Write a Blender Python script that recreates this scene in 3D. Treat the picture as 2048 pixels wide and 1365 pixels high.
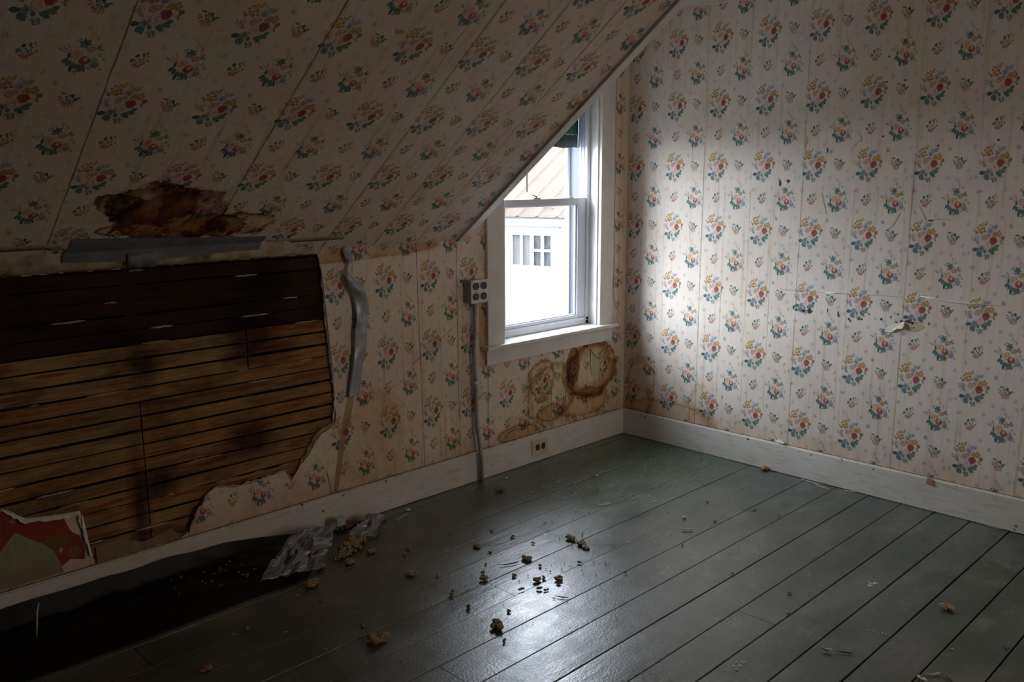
import bpy, bmesh, math, random
from mathutils import Vector, Matrix, noise, geometry
random.seed(7)
PI = math.pi
sc = bpy.context.scene
for o in list(bpy.data.objects): bpy.data.objects.remove(o)
col = sc.collection

# ------------------------------------------------------------------ camera
YAW, PITCH, ROLL, FPX = 0.7909151866613812, 0.18563239406915652, -0.004578823045443318, 1747.986
d = Vector((math.cos(PITCH)*math.cos(YAW), math.cos(PITCH)*math.sin(YAW), -math.sin(PITCH)))
r = Vector((math.sin(YAW), -math.cos(YAW), 0)); u = r.cross(d)
r2 = r*math.cos(ROLL)+u*math.sin(ROLL); u2 = -r*math.sin(ROLL)+u*math.cos(ROLL)
cam = bpy.data.cameras.new('camera'); co = bpy.data.objects.new('camera', cam); col.objects.link(co)
cam.sensor_width = 36; cam.lens = FPX/2048*36; cam.clip_start = .05; cam.clip_end = 300
M = Matrix(((r2.x, u2.x, -d.x), (r2.y, u2.y, -d.y), (r2.z, u2.z, -d.z))).to_4x4()
M.translation = Vector((-3.81058923, -2.96364153, 1.42598025)); co.matrix_world = M
sc.camera = co

# ------------------------------------------------------------------ sky light
SKY, GLOW, EXPOSURE = 8.5, 7.5, 0.95
FILL_TINT = (.41, .305, .22)  # tint of the fill light from the window added behind the camera
w = bpy.data.worlds.new('overcast_sky'); sc.world = w; w.use_nodes = True
nt = w.node_tree; nt.nodes.clear()
def N(nt, t, **k):
    n = nt.nodes.new(t)
    for a, b in k.items(): setattr(n, a, b)
    return n
tc = N(nt, 'ShaderNodeTexCoord')
dot = N(nt, 'ShaderNodeVectorMath', operation='DOT_PRODUCT')
gd = Vector((-.60, .66, .30)).normalized()
nrm = N(nt, 'ShaderNodeVectorMath', operation='NORMALIZE')
nt.links.new(tc.outputs['Generated'], nrm.inputs[0]); nt.links.new(nrm.outputs[0], dot.inputs[0])
dot.inputs[1].default_value = gd
mx = N(nt, 'ShaderNodeMath', operation='MAXIMUM'); nt.links.new(dot.outputs['Value'], mx.inputs[0]); mx.inputs[1].default_value = 0
pw = N(nt, 'ShaderNodeMath', operation='POWER'); nt.links.new(mx.outputs[0], pw.inputs[0]); pw.inputs[1].default_value = 3
ml = N(nt, 'ShaderNodeMath', operation='MULTIPLY_ADD'); nt.links.new(pw.outputs[0], ml.inputs[0])
ml.inputs[1].default_value = GLOW; ml.inputs[2].default_value = SKY
bg = N(nt, 'ShaderNodeBackground'); bg.inputs[0].default_value = (.80, .885, 1, 1)
nt.links.new(ml.outputs[0], bg.inputs[1])
wo = N(nt, 'ShaderNodeOutputWorld'); nt.links.new(bg.outputs[0], wo.inputs[0])
pl = bpy.data.lights.new('window_portal', 'AREA'); pl.shape = 'RECTANGLE'; pl.size = .72; pl.size_y = 1.35
pl.cycles.is_portal = True
po = bpy.data.objects.new('window_portal', pl); col.objects.link(po)
po.location = (-.59, .24, 1.30); po.rotation_euler = (-PI/2, 0, 0)   # faces into the room (-Y)
pl2 = bpy.data.lights.new('fill_window_portal', 'AREA'); pl2.shape = 'RECTANGLE'; pl2.size = .8; pl2.size_y = 1.25; pl2.cycles.is_portal = True
po2 = bpy.data.objects.new('fill_window_portal', pl2); col.objects.link(po2); po2.location = (-.95, -4.435, 1.35); po2.rotation_euler = (PI/2, 0, 0)   # portal of the unseen window added for fill light, facing +Y
sc.view_settings.view_transform = 'Standard'; sc.view_settings.look = 'None'
sc.view_settings.exposure = EXPOSURE; sc.view_settings.gamma = 1; sc.view_settings.use_curve_mapping = False
sc.cycles.use_denoising = True
sc.cycles.max_bounces = 10; sc.cycles.diffuse_bounces = 6; sc.cycles.transparent_max_bounces = 12
sc.cycles.caustics_reflective = False; sc.cycles.caustics_refractive = False; sc.cycles.sample_clamp_indirect = 8

# ------------------------------------------------------------------ helpers
def tag(o, label=None, cat=None, group=None, kind=None):
    if label: o['label'] = label
    if cat: o['category'] = cat
    if group: o['group'] = group
    if kind: o['kind'] = kind
    return o
def empty(name, loc=(0, 0, 0)):
    o = bpy.data.objects.new(name, None); o.location = loc; o.empty_display_size = .05; col.objects.link(o); return o
class MB:
    def __init__(s): s.v = []; s.f = []; s.c = []; s.uv = []; s.m = []; s.use_c = False
    def add(s, vs, fs, c=None, uv=None, m=0):
        b = len(s.v); s.v += [tuple(p) for p in vs]; s.f += [tuple(i+b for i in f) for f in fs]; s.m += [m]*len(fs)
        s.c += [c if c else (1, 1, 1)]*len(vs)
        s.uv += uv if uv else [(0, 0)]*len(vs)
        if c: s.use_c = True
    def box(s, x0, x1, y0, y1, z0, z1, c=None, m=0):
        vs = [(x, y, z) for x in (x0, x1) for y in (y0, y1) for z in (z0, z1)]
        s.add(vs, [(0, 1, 3, 2), (4, 6, 7, 5), (0, 4, 5, 1), (2, 3, 7, 6), (0, 2, 6, 4), (1, 5, 7, 3)], c, m=m)
    def tube(s, pts, rad, n=8, c=None, cap=True):
        pts = [Vector(p) for p in pts]; rr = rad if isinstance(rad, (list, tuple)) else [rad]*len(pts)
        vs = []; fs = []
        up = Vector((.3, .2, 1)).normalized()
        for i, p in enumerate(pts):
            t = (pts[min(i+1, len(pts)-1)]-pts[max(i-1, 0)]).normalized()
            if abs(t.dot(up)) > .9: up = Vector((1, .1, 0)).normalized()
            a = t.cross(up).normalized(); b = t.cross(a)
            for k in range(n):
                an = 2*PI*k/n; vs.append(p+a*math.cos(an)*rr[i]+b*math.sin(an)*rr[i])
        for i in range(len(pts)-1):
            for k in range(n):
                fs.append((i*n+k, i*n+(k+1) % n, (i+1)*n+(k+1) % n, (i+1)*n+k))
        if cap: fs += [tuple(range(n)), tuple(range((len(pts)-1)*n, len(pts)*n))[::-1]]
        s.add(vs, fs, c)
    def build(s, name, mat, parent=None, smooth=False, bevel=0, loc=None):
        me = bpy.data.meshes.new(name); me.from_pydata(s.v, [], s.f); 
        for m_ in (mat if isinstance(mat, list) else [mat]): me.materials.append(m_)
        if isinstance(mat, list): me.polygons.foreach_set('material_index', s.m)
        if s.use_c:
            at = me.color_attributes.new('Ink', 'FLOAT_COLOR', 'POINT')
            buf = []
            for c in s.c: buf += [c[0], c[1], c[2], 1.0]
            at.data.foreach_set('color', buf)
        if any(t != (0, 0) for t in s.uv):
            ul = me.uv_layers.new(name='UVMap'); li = [0]*len(me.loops); me.loops.foreach_get('vertex_index', li)
            b2 = []
            for i in li: b2 += [s.uv[i][0], s.uv[i][1]]
            ul.data.foreach_set('uv', b2)
        if smooth: me.polygons.foreach_set('use_smooth', [True]*len(me.polygons))
        me.update()
        if not s.use_c:
            bm = bmesh.new(); bm.from_mesh(me); bmesh.ops.recalc_face_normals(bm, faces=bm.faces); bm.to_mesh(me); bm.free()
        o = bpy.data.objects.new(name, me); col.objects.link(o)
        if parent:
            o.parent = parent; o.location = -parent.location if loc is None else loc
        elif loc is not None: o.location = loc
        if bevel:
            md = o.modifiers.new('bevel', 'BEVEL'); md.width = bevel; md.segments = 2; md.limit_method = 'ANGLE'
        return o
def box(name, mat, x0, x1, y0, y1, z0, z1, parent=None, bevel=0.0015):
    b = MB(); b.box(x0, x1, y0, y1, z0, z1); return b.build(name, mat, parent, bevel=bevel)

# ------------------------------------------------------------------ materials
def mat(name):
    m = bpy.data.materials.new(name); m.use_nodes = True; nt = m.node_tree; nt.nodes.clear()
    out = N(nt, 'ShaderNodeOutputMaterial'); b = N(nt, 'ShaderNodeBsdfPrincipled'); nt.links.new(b.outputs[0], out.inputs[0])
    return m, nt, b
def setp(s, v):
    s.default_value = v
def mathn(nt, op, a, b=None, c=None, clamp=False):
    n = N(nt, 'ShaderNodeMath', operation=op); n.use_clamp = clamp
    for i, x in enumerate((a, b, c)):
        if x is None: continue
        if isinstance(x, (int, float)): n.inputs[i].default_value = x
        else: nt.links.new(x, n.inputs[i])
    return n.outputs[0]
def mix(nt, blend, fac, a, b):
    n = N(nt, 'ShaderNodeMix', data_type='RGBA', blend_type=blend); n.clamp_result = False
    for s, x in ((n.inputs[0], fac), (n.inputs[6], a), (n.inputs[7], b)):
        if isinstance(x, (int, float)): s.default_value = x
        elif isinstance(x, tuple): s.default_value = x if len(x) == 4 else x+(1,)
        else: nt.links.new(x, s)
    return n.outputs[2]
def ramp(nt, fac, stops):
    n = N(nt, 'ShaderNodeValToRGB'); e = n.color_ramp.elements
    while len(e) < len(stops): e.new(.5)
    for el, (p, c) in zip(e, stops):
        el.position = p; el.color = (c if isinstance(c, tuple) else (c, c, c)) + (1,)
    nt.links.new(fac, n.inputs[0]); return n.outputs[0]
def mapping(nt, src, scale=(1, 1, 1), loc=(0, 0, 0)):
    n = N(nt, 'ShaderNodeMapping'); n.inputs['Scale'].default_value = scale; n.inputs['Location'].default_value = loc
    nt.links.new(src, n.inputs[0]); return n.outputs[0]
def noisen(nt, vec, scale, detail=4, rough=.6, out='Fac'):
    n = N(nt, 'ShaderNodeTexNoise'); n.inputs['Scale'].default_value = scale; n.inputs['Detail'].default_value = detail
    n.inputs['Roughness'].default_value = rough; nt.links.new(vec, n.inputs['Vector']); return n.outputs[out]
def bump(nt, b, h, strength=.3, dist=.002):
    n = N(nt, 'ShaderNodeBump'); n.inputs['Strength'].default_value = strength; n.inputs['Distance'].default_value = dist
    nt.links.new(h, n.inputs['Height']); nt.links.new(n.outputs[0], b.inputs['Normal'])
def simple(name, c, rough=.5, metal=0, var=.15, scale=30, bstr=.15, stretch=(1, 1, 1), spec=None, c2=None):
    m, nt, b = mat(name); t = N(nt, 'ShaderNodeTexCoord').outputs['Object']; v = mapping(nt, t, stretch)
    n = noisen(nt, v, scale)
    lo = c2 if c2 else tuple(x*(1-var*1.6) for x in c); hi = tuple(min(1, x*(1+var)) for x in c)
    nt.links.new(ramp(nt, n, [(.3, lo), (.7, hi)]), b.inputs['Base Color'])
    b.inputs['Roughness'].default_value = rough; b.inputs['Metallic'].default_value = metal
    if spec is not None: b.inputs['Specular IOR Level'].default_value = spec
    bump(nt, b, n, bstr, .001)
    return m

def stain(nt, uv, colr, cx, cy, rx, ry, seed=0., warp=.55, freq=9., inner=(.93, .84, .64), dark=(.30, .15, .05),
          ring=.93, width=.22, strength=1., patch=.4):
    """water stain: a wobbly outline with a dark tide line"""
    nz = N(nt, 'ShaderNodeTexNoise'); nz.inputs['Scale'].default_value = freq; nz.inputs['Detail'].default_value = 8; nz.inputs['Roughness'].default_value = .72
    mp = mapping(nt, uv, (1, 1, 1), (seed*3.1, seed*1.7, 0)); nt.links.new(mp, nz.inputs['Vector'])
    off = N(nt, 'ShaderNodeVectorMath', operation='MULTIPLY_ADD'); nt.links.new(nz.outputs['Color'], off.inputs[0])
    off.inputs[1].default_value = (warp, warp, 0)
    sc_ = N(nt, 'ShaderNodeMapping'); sc_.inputs['Scale'].default_value = (1/rx, 1/ry, 0); sc_.inputs['Location'].default_value = (-cx/rx-warp/2, -cy/ry-warp/2, 0)
    nt.links.new(uv, sc_.inputs[0]); nt.links.new(sc_.outputs[0], off.inputs[2])
    ln = N(nt, 'ShaderNodeVectorMath', operation='LENGTH'); nt.links.new(off.outputs[0], ln.inputs[0])
    h = mathn(nt, 'MULTIPLY', ln.outputs['Value'], .5)
    rr = ramp(nt, h, [(0, inner), ((ring-width)*.5, inner), ((ring-.04)*.5, dark), (ring*.5, tuple(x*.9 for x in dark)),
                      ((ring+.06)*.5, (.93, .88, .78)), ((ring+.25)*.5, (1, 1, 1))])
    p2 = noisen(nt, mapping(nt, uv, (1, .6, 1), (seed, 4, 0)), freq*.8, 3)
    f = ramp(nt, p2, [(.5-patch*.5, 0.), (.5+.12, strength)]) if patch > 0 else strength
    if patch > 0:
        f = mathn(nt, 'ADD', f, (1-patch)*strength*.6, clamp=True)
    return mix(nt, 'MULTIPLY', f, colr, rr)

def wallpaper(name, stains, grime=0., warm=(1, 1, 1)):
    m, nt, b = mat(name)
    uv = N(nt, 'ShaderNodeUVMap'); uv.uv_map = 'UVMap'; uv = uv.outputs[0]
    at = N(nt, 'ShaderNodeAttribute'); at.attribute_name = 'Ink'; c = at.outputs['Color']
    big = noisen(nt, uv, 1.7, 3)
    c = mix(nt, 'MULTIPLY', 1., c, ramp(nt, big, [(.3, (.88, .82, .72)), (.65, (1, .99, .97))]))
    st = noisen(nt, mapping(nt, uv, (330, 9, 1)), 1., 3)
    c = mix(nt, 'MULTIPLY', 1., c, ramp(nt, st, [(.3, .88), (.7, 1.)]))
    st2 = noisen(nt, mapping(nt, uv, (38, 1.2, 1)), 1., 4)
    c = mix(nt, 'MULTIPLY', 1., c, ramp(nt, st2, [(.28, (.82, .76, .68)), (.45, (1, 1, 1))]))
    fl = noisen(nt, uv, 140, 2)
    c = mix(nt, 'MULTIPLY', 1., c, ramp(nt, fl, [(.24, (.55, .48, .4)), (.3, (1, 1, 1))]))
    if warm != (1, 1, 1): c = mix(nt, 'MULTIPLY', 1., c, warm)
    if grime:
        sx = N(nt, 'ShaderNodeSeparateXYZ'); nt.links.new(uv, sx.inputs[0])
        g = mathn(nt, 'SUBTRACT', sx.outputs[1], mathn(nt, 'MULTIPLY', noisen(nt, mapping(nt, uv, (7, 2.5, 1)), 1., 5), .32))
        c = mix(nt, 'MULTIPLY', grime, c, ramp(nt, mathn(nt, 'ADD', g, .1), [(.04, (.50, .37, .25)), (.10, (.74, .60, .46)), (.2, (1, 1, 1))]))
    for s in stains: c = stain(nt, uv, c, **s)
    nt.links.new(c, b.inputs['Base Color']); b.inputs['Roughness'].default_value = .62
    b.inputs['Specular IOR Level'].default_value = .3
    wr = noisen(nt, mapping(nt, uv, (14, 2.2, 1)), 1., 4)
    h = mathn(nt, 'ADD', mathn(nt, 'MULTIPLY', st, .12), wr)
    bump(nt, b, h, .35, .006)
    return m

PAINT = simple('old_white_paint', (.70, .68, .64), .45, var=.06, scale=9, bstr=.25)
def scuffed_paint():
    m, nt, b = mat('chipped_white_baseboard_paint'); t = N(nt, 'ShaderNodeTexCoord').outputs['Object']
    n = noisen(nt, t, 3, 5); c = ramp(nt, n, [(.3, (.60, .57, .50)), (.7, (.72, .70, .66))])
    v = N(nt, 'ShaderNodeTexVoronoi'); v.inputs['Scale'].default_value = 17; v.inputs['Randomness'].default_value = 1
    wp = N(nt, 'ShaderNodeVectorMath', operation='MULTIPLY_ADD'); nz = noisen(nt, t, 30, 3, .6, 'Color'); nt.links.new(nz, wp.inputs[0]); wp.inputs[1].default_value = (.03, .03, .03); nt.links.new(t, wp.inputs[2])
    nt.links.new(wp.outputs[0], v.inputs['Vector'])
    sp = ramp(nt, v.outputs['Distance'], [(.075, (.14, .10, .07)), (.10, (1, 1, 1))])
    gate = ramp(nt, noisen(nt, t, 2.3, 2), [(.46, 0.), (.54, 1.)])
    c = mix(nt, 'MULTIPLY', gate, c, sp)
    d2 = noisen(nt, mapping(nt, t, (1.5, 1.5, 9)), 7, 5); c = mix(nt, 'MULTIPLY', .4, c, ramp(nt, d2, [(.33, (.62, .52, .40)), (.47, (1, 1, 1))]))
    nt.links.new(c, b.inputs['Base Color']); b.inputs['Roughness'].default_value = .42; bump(nt, b, n, .3, .003)
    return m
BASEPAINT = scuffed_paint()
VINYL = simple('white_vinyl', (.66, .68, .75), .35, var=.03, scale=5, bstr=.05)
EXTTRIM = simple('grey_blue_exterior_trim', (.026, .030, .041), .5, var=.05, scale=6)
DARK = simple('dark_cavity', (.02, .017, .014), .9)
PLASTER = simple('raw_plaster', (.42, .37, .31), .9, var=.2, scale=60, bstr=.6)
FOAM = simple('tan_insulation_foam', (.36, .26, .145), .95, var=.35, scale=160, bstr=.9)
BROWNCRUMB = simple('brown_crumb', (.27, .20, .12), .95, var=.4, scale=200, bstr=.9)
WHITECRUMB = simple('white_plaster_crumb', (.75, .73, .68), .9, var=.12, scale=150, bstr=.6)
RUST = simple('rust_brown_scrap', (.30, .15, .08), .9, var=.3, scale=90, bstr=.5)
STRAW = simple('splintered_wood', (.68, .58, .42), .8, var=.2, scale=40, stretch=(1, 8, 8), bstr=.4)
TAPE = simple('silver_duct_tape', (.33, .35, .39), .38, metal=.35, var=.12, scale=25, bstr=.35)
TAPEOLD = simple('dull_grey_tape', (.16, .17, .19), .6, var=.15, scale=20, bstr=.3)
STEEL = simple('galvanised_steel', (.36, .38, .37), .5, metal=.25, var=.22, scale=35, bstr=.2)
PLATE = simple('steel_cover_plate', (.62, .63, .64), .4, metal=.25, var=.12, scale=40, bstr=.2)
BROWNPL = simple('dark_brown_bakelite', (.035, .02, .014), .35, var=.1)
IVORY = simple('ivory_plastic', (.60, .54, .36), .4, var=.08, scale=12)
CORD = simple('off_white_cord', (.55, .50, .42), .8, var=.15, scale=200, bstr=.4)
BRASS = simple('white_sash_lock', (.55, .54, .50), .4, var=.1)
GREYSHEENPL = simple('crumpled_grey_sheen_plastic', (.17, .17, .20), .33, var=.15, scale=14, bstr=.5, spec=.8)  # grey base colour paints in the window sheen on the plastic
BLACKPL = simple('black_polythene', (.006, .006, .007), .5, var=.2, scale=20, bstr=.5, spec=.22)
MINT = simple('pale_green_plaster', (.42, .50, .42), .9, var=.12, scale=50, bstr=.4)

def floor_mat():
    m, nt, b = mat('worn_dark_green_floor_paint'); t = N(nt, 'ShaderNodeTexCoord').outputs['Object']
    pa = N(nt, 'ShaderNodeAttribute'); pa.attribute_name = 'Ink'
    n1 = noisen(nt, mapping(nt, t, (1, 1.6, 1)), 2.2, 6, .62)
    c = ramp(nt, n1, [(.3, (.017, .032, .020)), (.5, (.044, .061, .047)), (.7, (.100, .108, .096))])
    n2 = noisen(nt, mapping(nt, t, (2.2, 26, 1)), 3., 5, .7)
    c = mix(nt, 'MULTIPLY', 1., c, ramp(nt, n2, [(.3, .72), (.7, 1.2)]))
    c = mix(nt, 'MULTIPLY', 1., c, pa.outputs['Color'])
    # pale dust and chalky scuffs
    n3 = noisen(nt, t, 5., 7, .75)
    c = mix(nt, 'MIX', ramp(nt, n3, [(.52, 0.), (.72, .55)]), c, (.20, .20, .185))
    v = N(nt, 'ShaderNodeTexVoronoi'); v.inputs['Scale'].default_value = 26
    wp = N(nt, 'ShaderNodeVectorMath', operation='MULTIPLY_ADD'); nt.links.new(noisen(nt, t, 60, 2, .6, 'Color'), wp.inputs[0]); wp.inputs[1].default_value = (.02, .02, 0); nt.links.new(t, wp.inputs[2])
    nt.links.new(wp.outputs[0], v.inputs['Vector'])
    sp = mathn(nt, 'LESS_THAN', v.outputs['Distance'], mathn(nt, 'MULTIPLY', noisen(nt, t, 2.1, 3), .17))
    gate = ramp(nt, noisen(nt, t, 34, 1), [(.55, 0.), (.60, 1.)])
    c = mix(nt, 'MIX', mathn(nt, 'MULTIPLY', sp, gate), c, (.42, .39, .33))
    # chipped, dustier patch in the corner below the window
    ds = N(nt, 'ShaderNodeVectorMath', operation='DISTANCE'); nt.links.new(mapping(nt, t, (1, 1.7, 0)), ds.inputs[0]); ds.inputs[1].default_value = (-.55, -.62, 0)
    pt = ramp(nt, ds.outputs['Value'], [(.15, 1.), (1.05, 0.)])
    n5 = noisen(nt, t, 42, 4, .7); c = mix(nt, 'MIX', mathn(nt, 'MULTIPLY', pt, ramp(nt, n5, [(.55, 0.), (.63, .6)])), c, (.48, .45, .38))
    c = mix(nt, 'MIX', mathn(nt, 'MULTIPLY', pt, .55), c, (.052, .105, .058))
    nt.links.new(c, b.inputs['Base Color'])
    ro = mathn(nt, 'ADD', ramp(nt, noisen(nt, t, 3.5, 5, .7), [(.3, .0), (.75, .26)]), .225)
    nt.links.new(ro, b.inputs['Roughness']); b.inputs['Specular IOR Level'].default_value = 1.0; b.inputs['IOR'].default_value = 1.68
    h = mathn(nt, 'ADD', mathn(nt, 'MULTIPLY', noisen(nt, mapping(nt, t, (1, 1.25, 1)), 105, 3), .75), mathn(nt, 'MULTIPLY', noisen(nt, mapping(nt, t, (.6, 2.5, 1)), 9, 3), 1.3))
    bump(nt, b, h, .5, .0022)
    return m
FLOORM = floor_mat()

def lath_mat(name, hi, lo):
    m, nt, b = mat(name); t = N(nt, 'ShaderNodeTexCoord').outputs['Object']
    g = noisen(nt, mapping(nt, t, (2.5, 1, 60)), 2.2, 6, .7)
    c = ramp(nt, g, [(.28, lo), (.68, hi)])
    oi = N(nt, 'ShaderNodeObjectInfo'); c = mix(nt, 'MULTIPLY', .8, c, ramp(nt, oi.outputs['Random'], [(0., (.62, .52, .42)), (.3, (1, .95, .85)), (.55, (1.0, .72, .5)), (.8, (.85, .85, .8)), (1., (1.1, 1.05, 1.))]))
    red = noisen(nt, mapping(nt, t, (1.4, 1, 12)), 2.6, 4); c = mix(nt, 'MULTIPLY', ramp(nt, red, [(.56, 0.), (.62, .8)]), c, (.75, .36, .2))
    g2 = noisen(nt, mapping(nt, t, (1, 1, 2.2)), 3.2, 5, .65)
    c = mix(nt, 'MULTIPLY', 1., c, ramp(nt, g2, [(.33, (.35, .27, .2)), (.5, (.8, .74, .68)), (.68, (1.15, 1.0, .86))]))
    for cx, cz, rx, rz in ((-2.25, .87, .20, .15), (-2.27, .45, .14, .13), (-2.63, .37, .1, .1), (-2.64, .80, .1, .09), (-2.18, 1.05, .13, .12), (-2.70, .30, .05, .35)):
        mp = N(nt, 'ShaderNodeMapping'); mp.inputs['Scale'].default_value = (1/rx, 0, 1/rz); mp.inputs['Location'].default_value = (-cx/rx-.5, 0, -cz/rz-.5); nt.links.new(t, mp.inputs[0])
        of = N(nt, 'ShaderNodeVectorMath', operation='ADD'); nt.links.new(mp.outputs[0], of.inputs[0])
        nz = N(nt, 'ShaderNodeVectorMath', operation='MULTIPLY'); nt.links.new(noisen(nt, mapping(nt, t, (1, 1, 1.5)), 6, 4, .6, 'Color'), nz.inputs[0]); nz.inputs[1].default_value = (1, 0, 1); nt.links.new(nz.outputs[0], of.inputs[1])
        ln = N(nt, 'ShaderNodeVectorMath', operation='LENGTH'); nt.links.new(of.outputs[0], ln.inputs[0])
        c = mix(nt, 'MULTIPLY', 1., c, ramp(nt, ln.outputs['Value'], [(.25, (.22, .19, .18)), (1., (1, 1, 1))]))
    nt.links.new(c, b.inputs['Base Color']); b.inputs['Roughness'].default_value = .85; b.inputs['Specular IOR Level'].default_value = .2
    bump(nt, b, g, .6, .003); return m
LATH = lath_mat('aged_pine_lath', (.52, .36, .175), (.19, .115, .05))
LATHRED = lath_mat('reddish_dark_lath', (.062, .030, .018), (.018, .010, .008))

# ------------------------------------------------------------------ the printed flower pattern
PAPER = (.82, .745, .69)
TEAL, DTEAL, GRN, BLU, PBLU = (.13, .27, .285), (.07, .15, .16), (.17, .30, .25), (.27, .34, .50), (.42, .51, .58)
OCH, ORN, RED, DRED, PINK, PPK, LAV, PEACH, GREY = (.54, .37, .14), (.54, .31, .17), (.47, .13, .11), (.30, .06, .06), (.72, .50, .45), (.84, .70, .66), (.40, .37, .46), (.80, .60, .45), (.28, .31, .32)
rng = random.Random(3)
TILE = []   # (layer, points in crop pixels relative to the crimson rose, colour)
E1, E2 = (725., 108.), (-65., 778.)
det = E1[0]*E2[1]-E1[1]*E2[0]
def ab(x, y): return ((x*E2[1]-y*E2[0])/det, (-x*E1[1]+y*E1[0])/det)
def prim(layer, pts, c): TILE.append((layer, [ab(*p) for p in pts], c))
def blob(x, y, rx, c, layer=1, ry=None, n=8, j=.18):
    if rx < 20: rx *= 1.2; ry = ry*1.2 if ry else None
    ry = ry or rx; a0 = rng.random()*6
    prim(layer, [(x+rx*math.cos(a0+2*PI*k/n)*(1+rng.uniform(-j, j)), y+ry*math.sin(a0+2*PI*k/n)*(1+rng.uniform(-j, j))) for k in range(n)], c)
def leaf(x, y, L, W, ang, c, layer=1, vein=None):
    a = math.radians(ang); ca, sa = math.cos(a), math.sin(a); L *= 1.15; W *= 1.28
    prof = [(0, 0), (.2, .36), (.45, .5), (.72, .36), (1, 0), (.72, -.36), (.45, -.5), (.2, -.36)]
    prim(layer, [(x+(p*L-L/2)*ca-q*W*sa, y+(p*L-L/2)*sa+q*W*ca) for p, q in prof], c)
    if vein: stroke([(x-L*.4*ca, y-L*.4*sa), (x+L*.4*ca, y+L*.4*sa)], 2.4, vein, layer+1)
def stroke(pts, w_, c, layer=1):
    for (x0, y0), (x1, y1) in zip(pts, pts[1:]):
        w_ = w_*1.3; l = math.hypot(x1-x0, y1-y0) or 1; nx, ny = -(y1-y0)/l*w_/2, (x1-x0)/l*w_/2
        prim(layer, [(x0+nx, y0+ny), (x1+nx*.7, y1+ny*.7), (x1-nx*.7, y1-ny*.7), (x0-nx, y0-ny)], c)
def arc(x, y, r_, a0, a1, w_, c, layer):
    k = 5; ps = [(x+r_*math.cos(math.radians(a0+(a1-a0)*i/k)), y+r_*math.sin(math.radians(a0+(a1-a0)*i/k))) for i in range(k+1)]
    stroke(ps, w_, c, layer)
def rose(x, y, r_, base, dark, core, layer=2):
    blob(x, y, r_, dark, layer, n=12, j=.08); blob(x-1, y-1, r_*.93, base, layer+1, n=12, j=.06)
    dk = tuple(v*.62 for v in base)
    for q in range(6): arc(x+rng.uniform(-3, 3), y+rng.uniform(-3, 3), r_*(.42+.16*(q % 3)), q*60+10, q*60+58, r_*.10, dk, layer+2)
    blob(x+2, y-3, r_*.24, core, layer+2, n=7)
def cluster(pts, r_, c, layer=1, c2=None):
    for x, y in pts:
        blob(x, y, r_*.98*rng.uniform(.8, 1.2), c2 if c2 and rng.random() < .35 else c, layer, n=7, j=.3)
def daisy(x, y, r_, c, core, layer=1, n=6):
    r_ *= 1.22
    for k in range(n):
        a = 2*PI*k/n+.3; leaf(x+math.cos(a)*r_*.6, y+math.sin(a)*r_*.6, r_*.95, r_*.45, math.degrees(a), c, layer)
    blob(x, y, r_*.22, core, layer+1, n=6)
def sprig(x, y, s, ang, c):
    a = math.radians(ang); ca, sa = math.cos(a), math.sin(a)
    def T(p, q): return (x+(p*ca-q*sa)*s, y+(p*sa+q*ca)*s)
    stroke([T(-18, 0), T(18, 2)], 3.*s, c, 1)
    for p, q, l in ((-14, -17, 13), (-6, 17, 13), (8, -20, 14), (14, 17, 12), (27, -6, 12), (26, 9, 11)):
        stroke([T(p-9, 0), T(p, q)], 1.9*s, c, 1); xx, yy = T(p, q); leaf(xx, yy, l*s, 5.5*s, ang+(-45 if q < 0 else 40 if q > 0 else 0), c, 1)
# big bouquet with the crimson rose (origin at that rose; crop frame origin was 1025,340)
def A_(x, y): return (x-1025, y-340)
for x, y in ((838, 300), (858, 335), (868, 355), (850, 345)): leaf(*A_(x, y), 26, 11, rng.uniform(-60, 60), GREY, 1)
for k in range(7): stroke([A_(870, 345), A_(795+k*9, 285+(k % 3)*22)], 3, LAV, 1)
cluster([A_(*p) for p in ((800, 282), (795, 305), (815, 315), (838, 280), (872, 300), (850, 312), (860, 280))], 6, LAV, 2, GREY)
cluster([A_(*p) for p in ((826, 218), (850, 240), (862, 188), (885, 168), (908, 184), (893, 212), (878, 238), (925, 206), (935, 238), (955, 152), (940, 172), (915, 160), (868, 215), (905, 245))], 12, OCH, 1, (.42, .25, .07))
for x, y, rr in ((985, 232, 25), (1015, 205, 20), (1050, 205, 20)): daisy(*A_(x, y), rr, PBLU, GREY, 1)
daisy(*A_(990, 245), 16, BLU, PBLU, 3, 5)
stroke([A_(1000, 240), A_(1080, 208)], 3, GREY, 1); leaf(*A_(1072, 190), 20, 8, -30, GREY, 1); leaf(*A_(990, 175), 18, 8, -80, GREY, 1)
cluster([A_(*p) for p in ((1058, 268), (1085, 258), (1100, 282), (1052, 292), (1080, 302), (1022, 283), (1035, 262), (1040, 285), (1065, 285), (1092, 300))], 13, OCH, 1, ORN)
rose(*A_(932, 300), 36, PINK, PPK, LAV, 1); rose(*A_(968, 283), 18, PINK, LAV, DRED, 3)
rose(*A_(965, 385), 47, PPK, PINK, (.66, .42, .48), 4)
rose(*A_(1023, 342), 39, RED, DRED, DRED, 6)
for x, y, a, L, W, c in ((832, 414, 5, 62, 34, DTEAL), (876, 466, 60, 66, 44, (.14, .27, .31)), (935, 446, 80, 36, 24, TEAL), (1002, 446, 35, 60, 38, TEAL), (1042, 430, 20, 62, 36, GRN), (1062, 402, -25, 44, 28, TEAL), (1015, 466, 60, 30, 18, DTEAL)):
    leaf(*A_(x, y), L, W, a, c, 3, DTEAL if c != DTEAL else TEAL)
daisy(*A_(895, 412), 26, BLU, (.2, .16, .3), 5)
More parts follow.
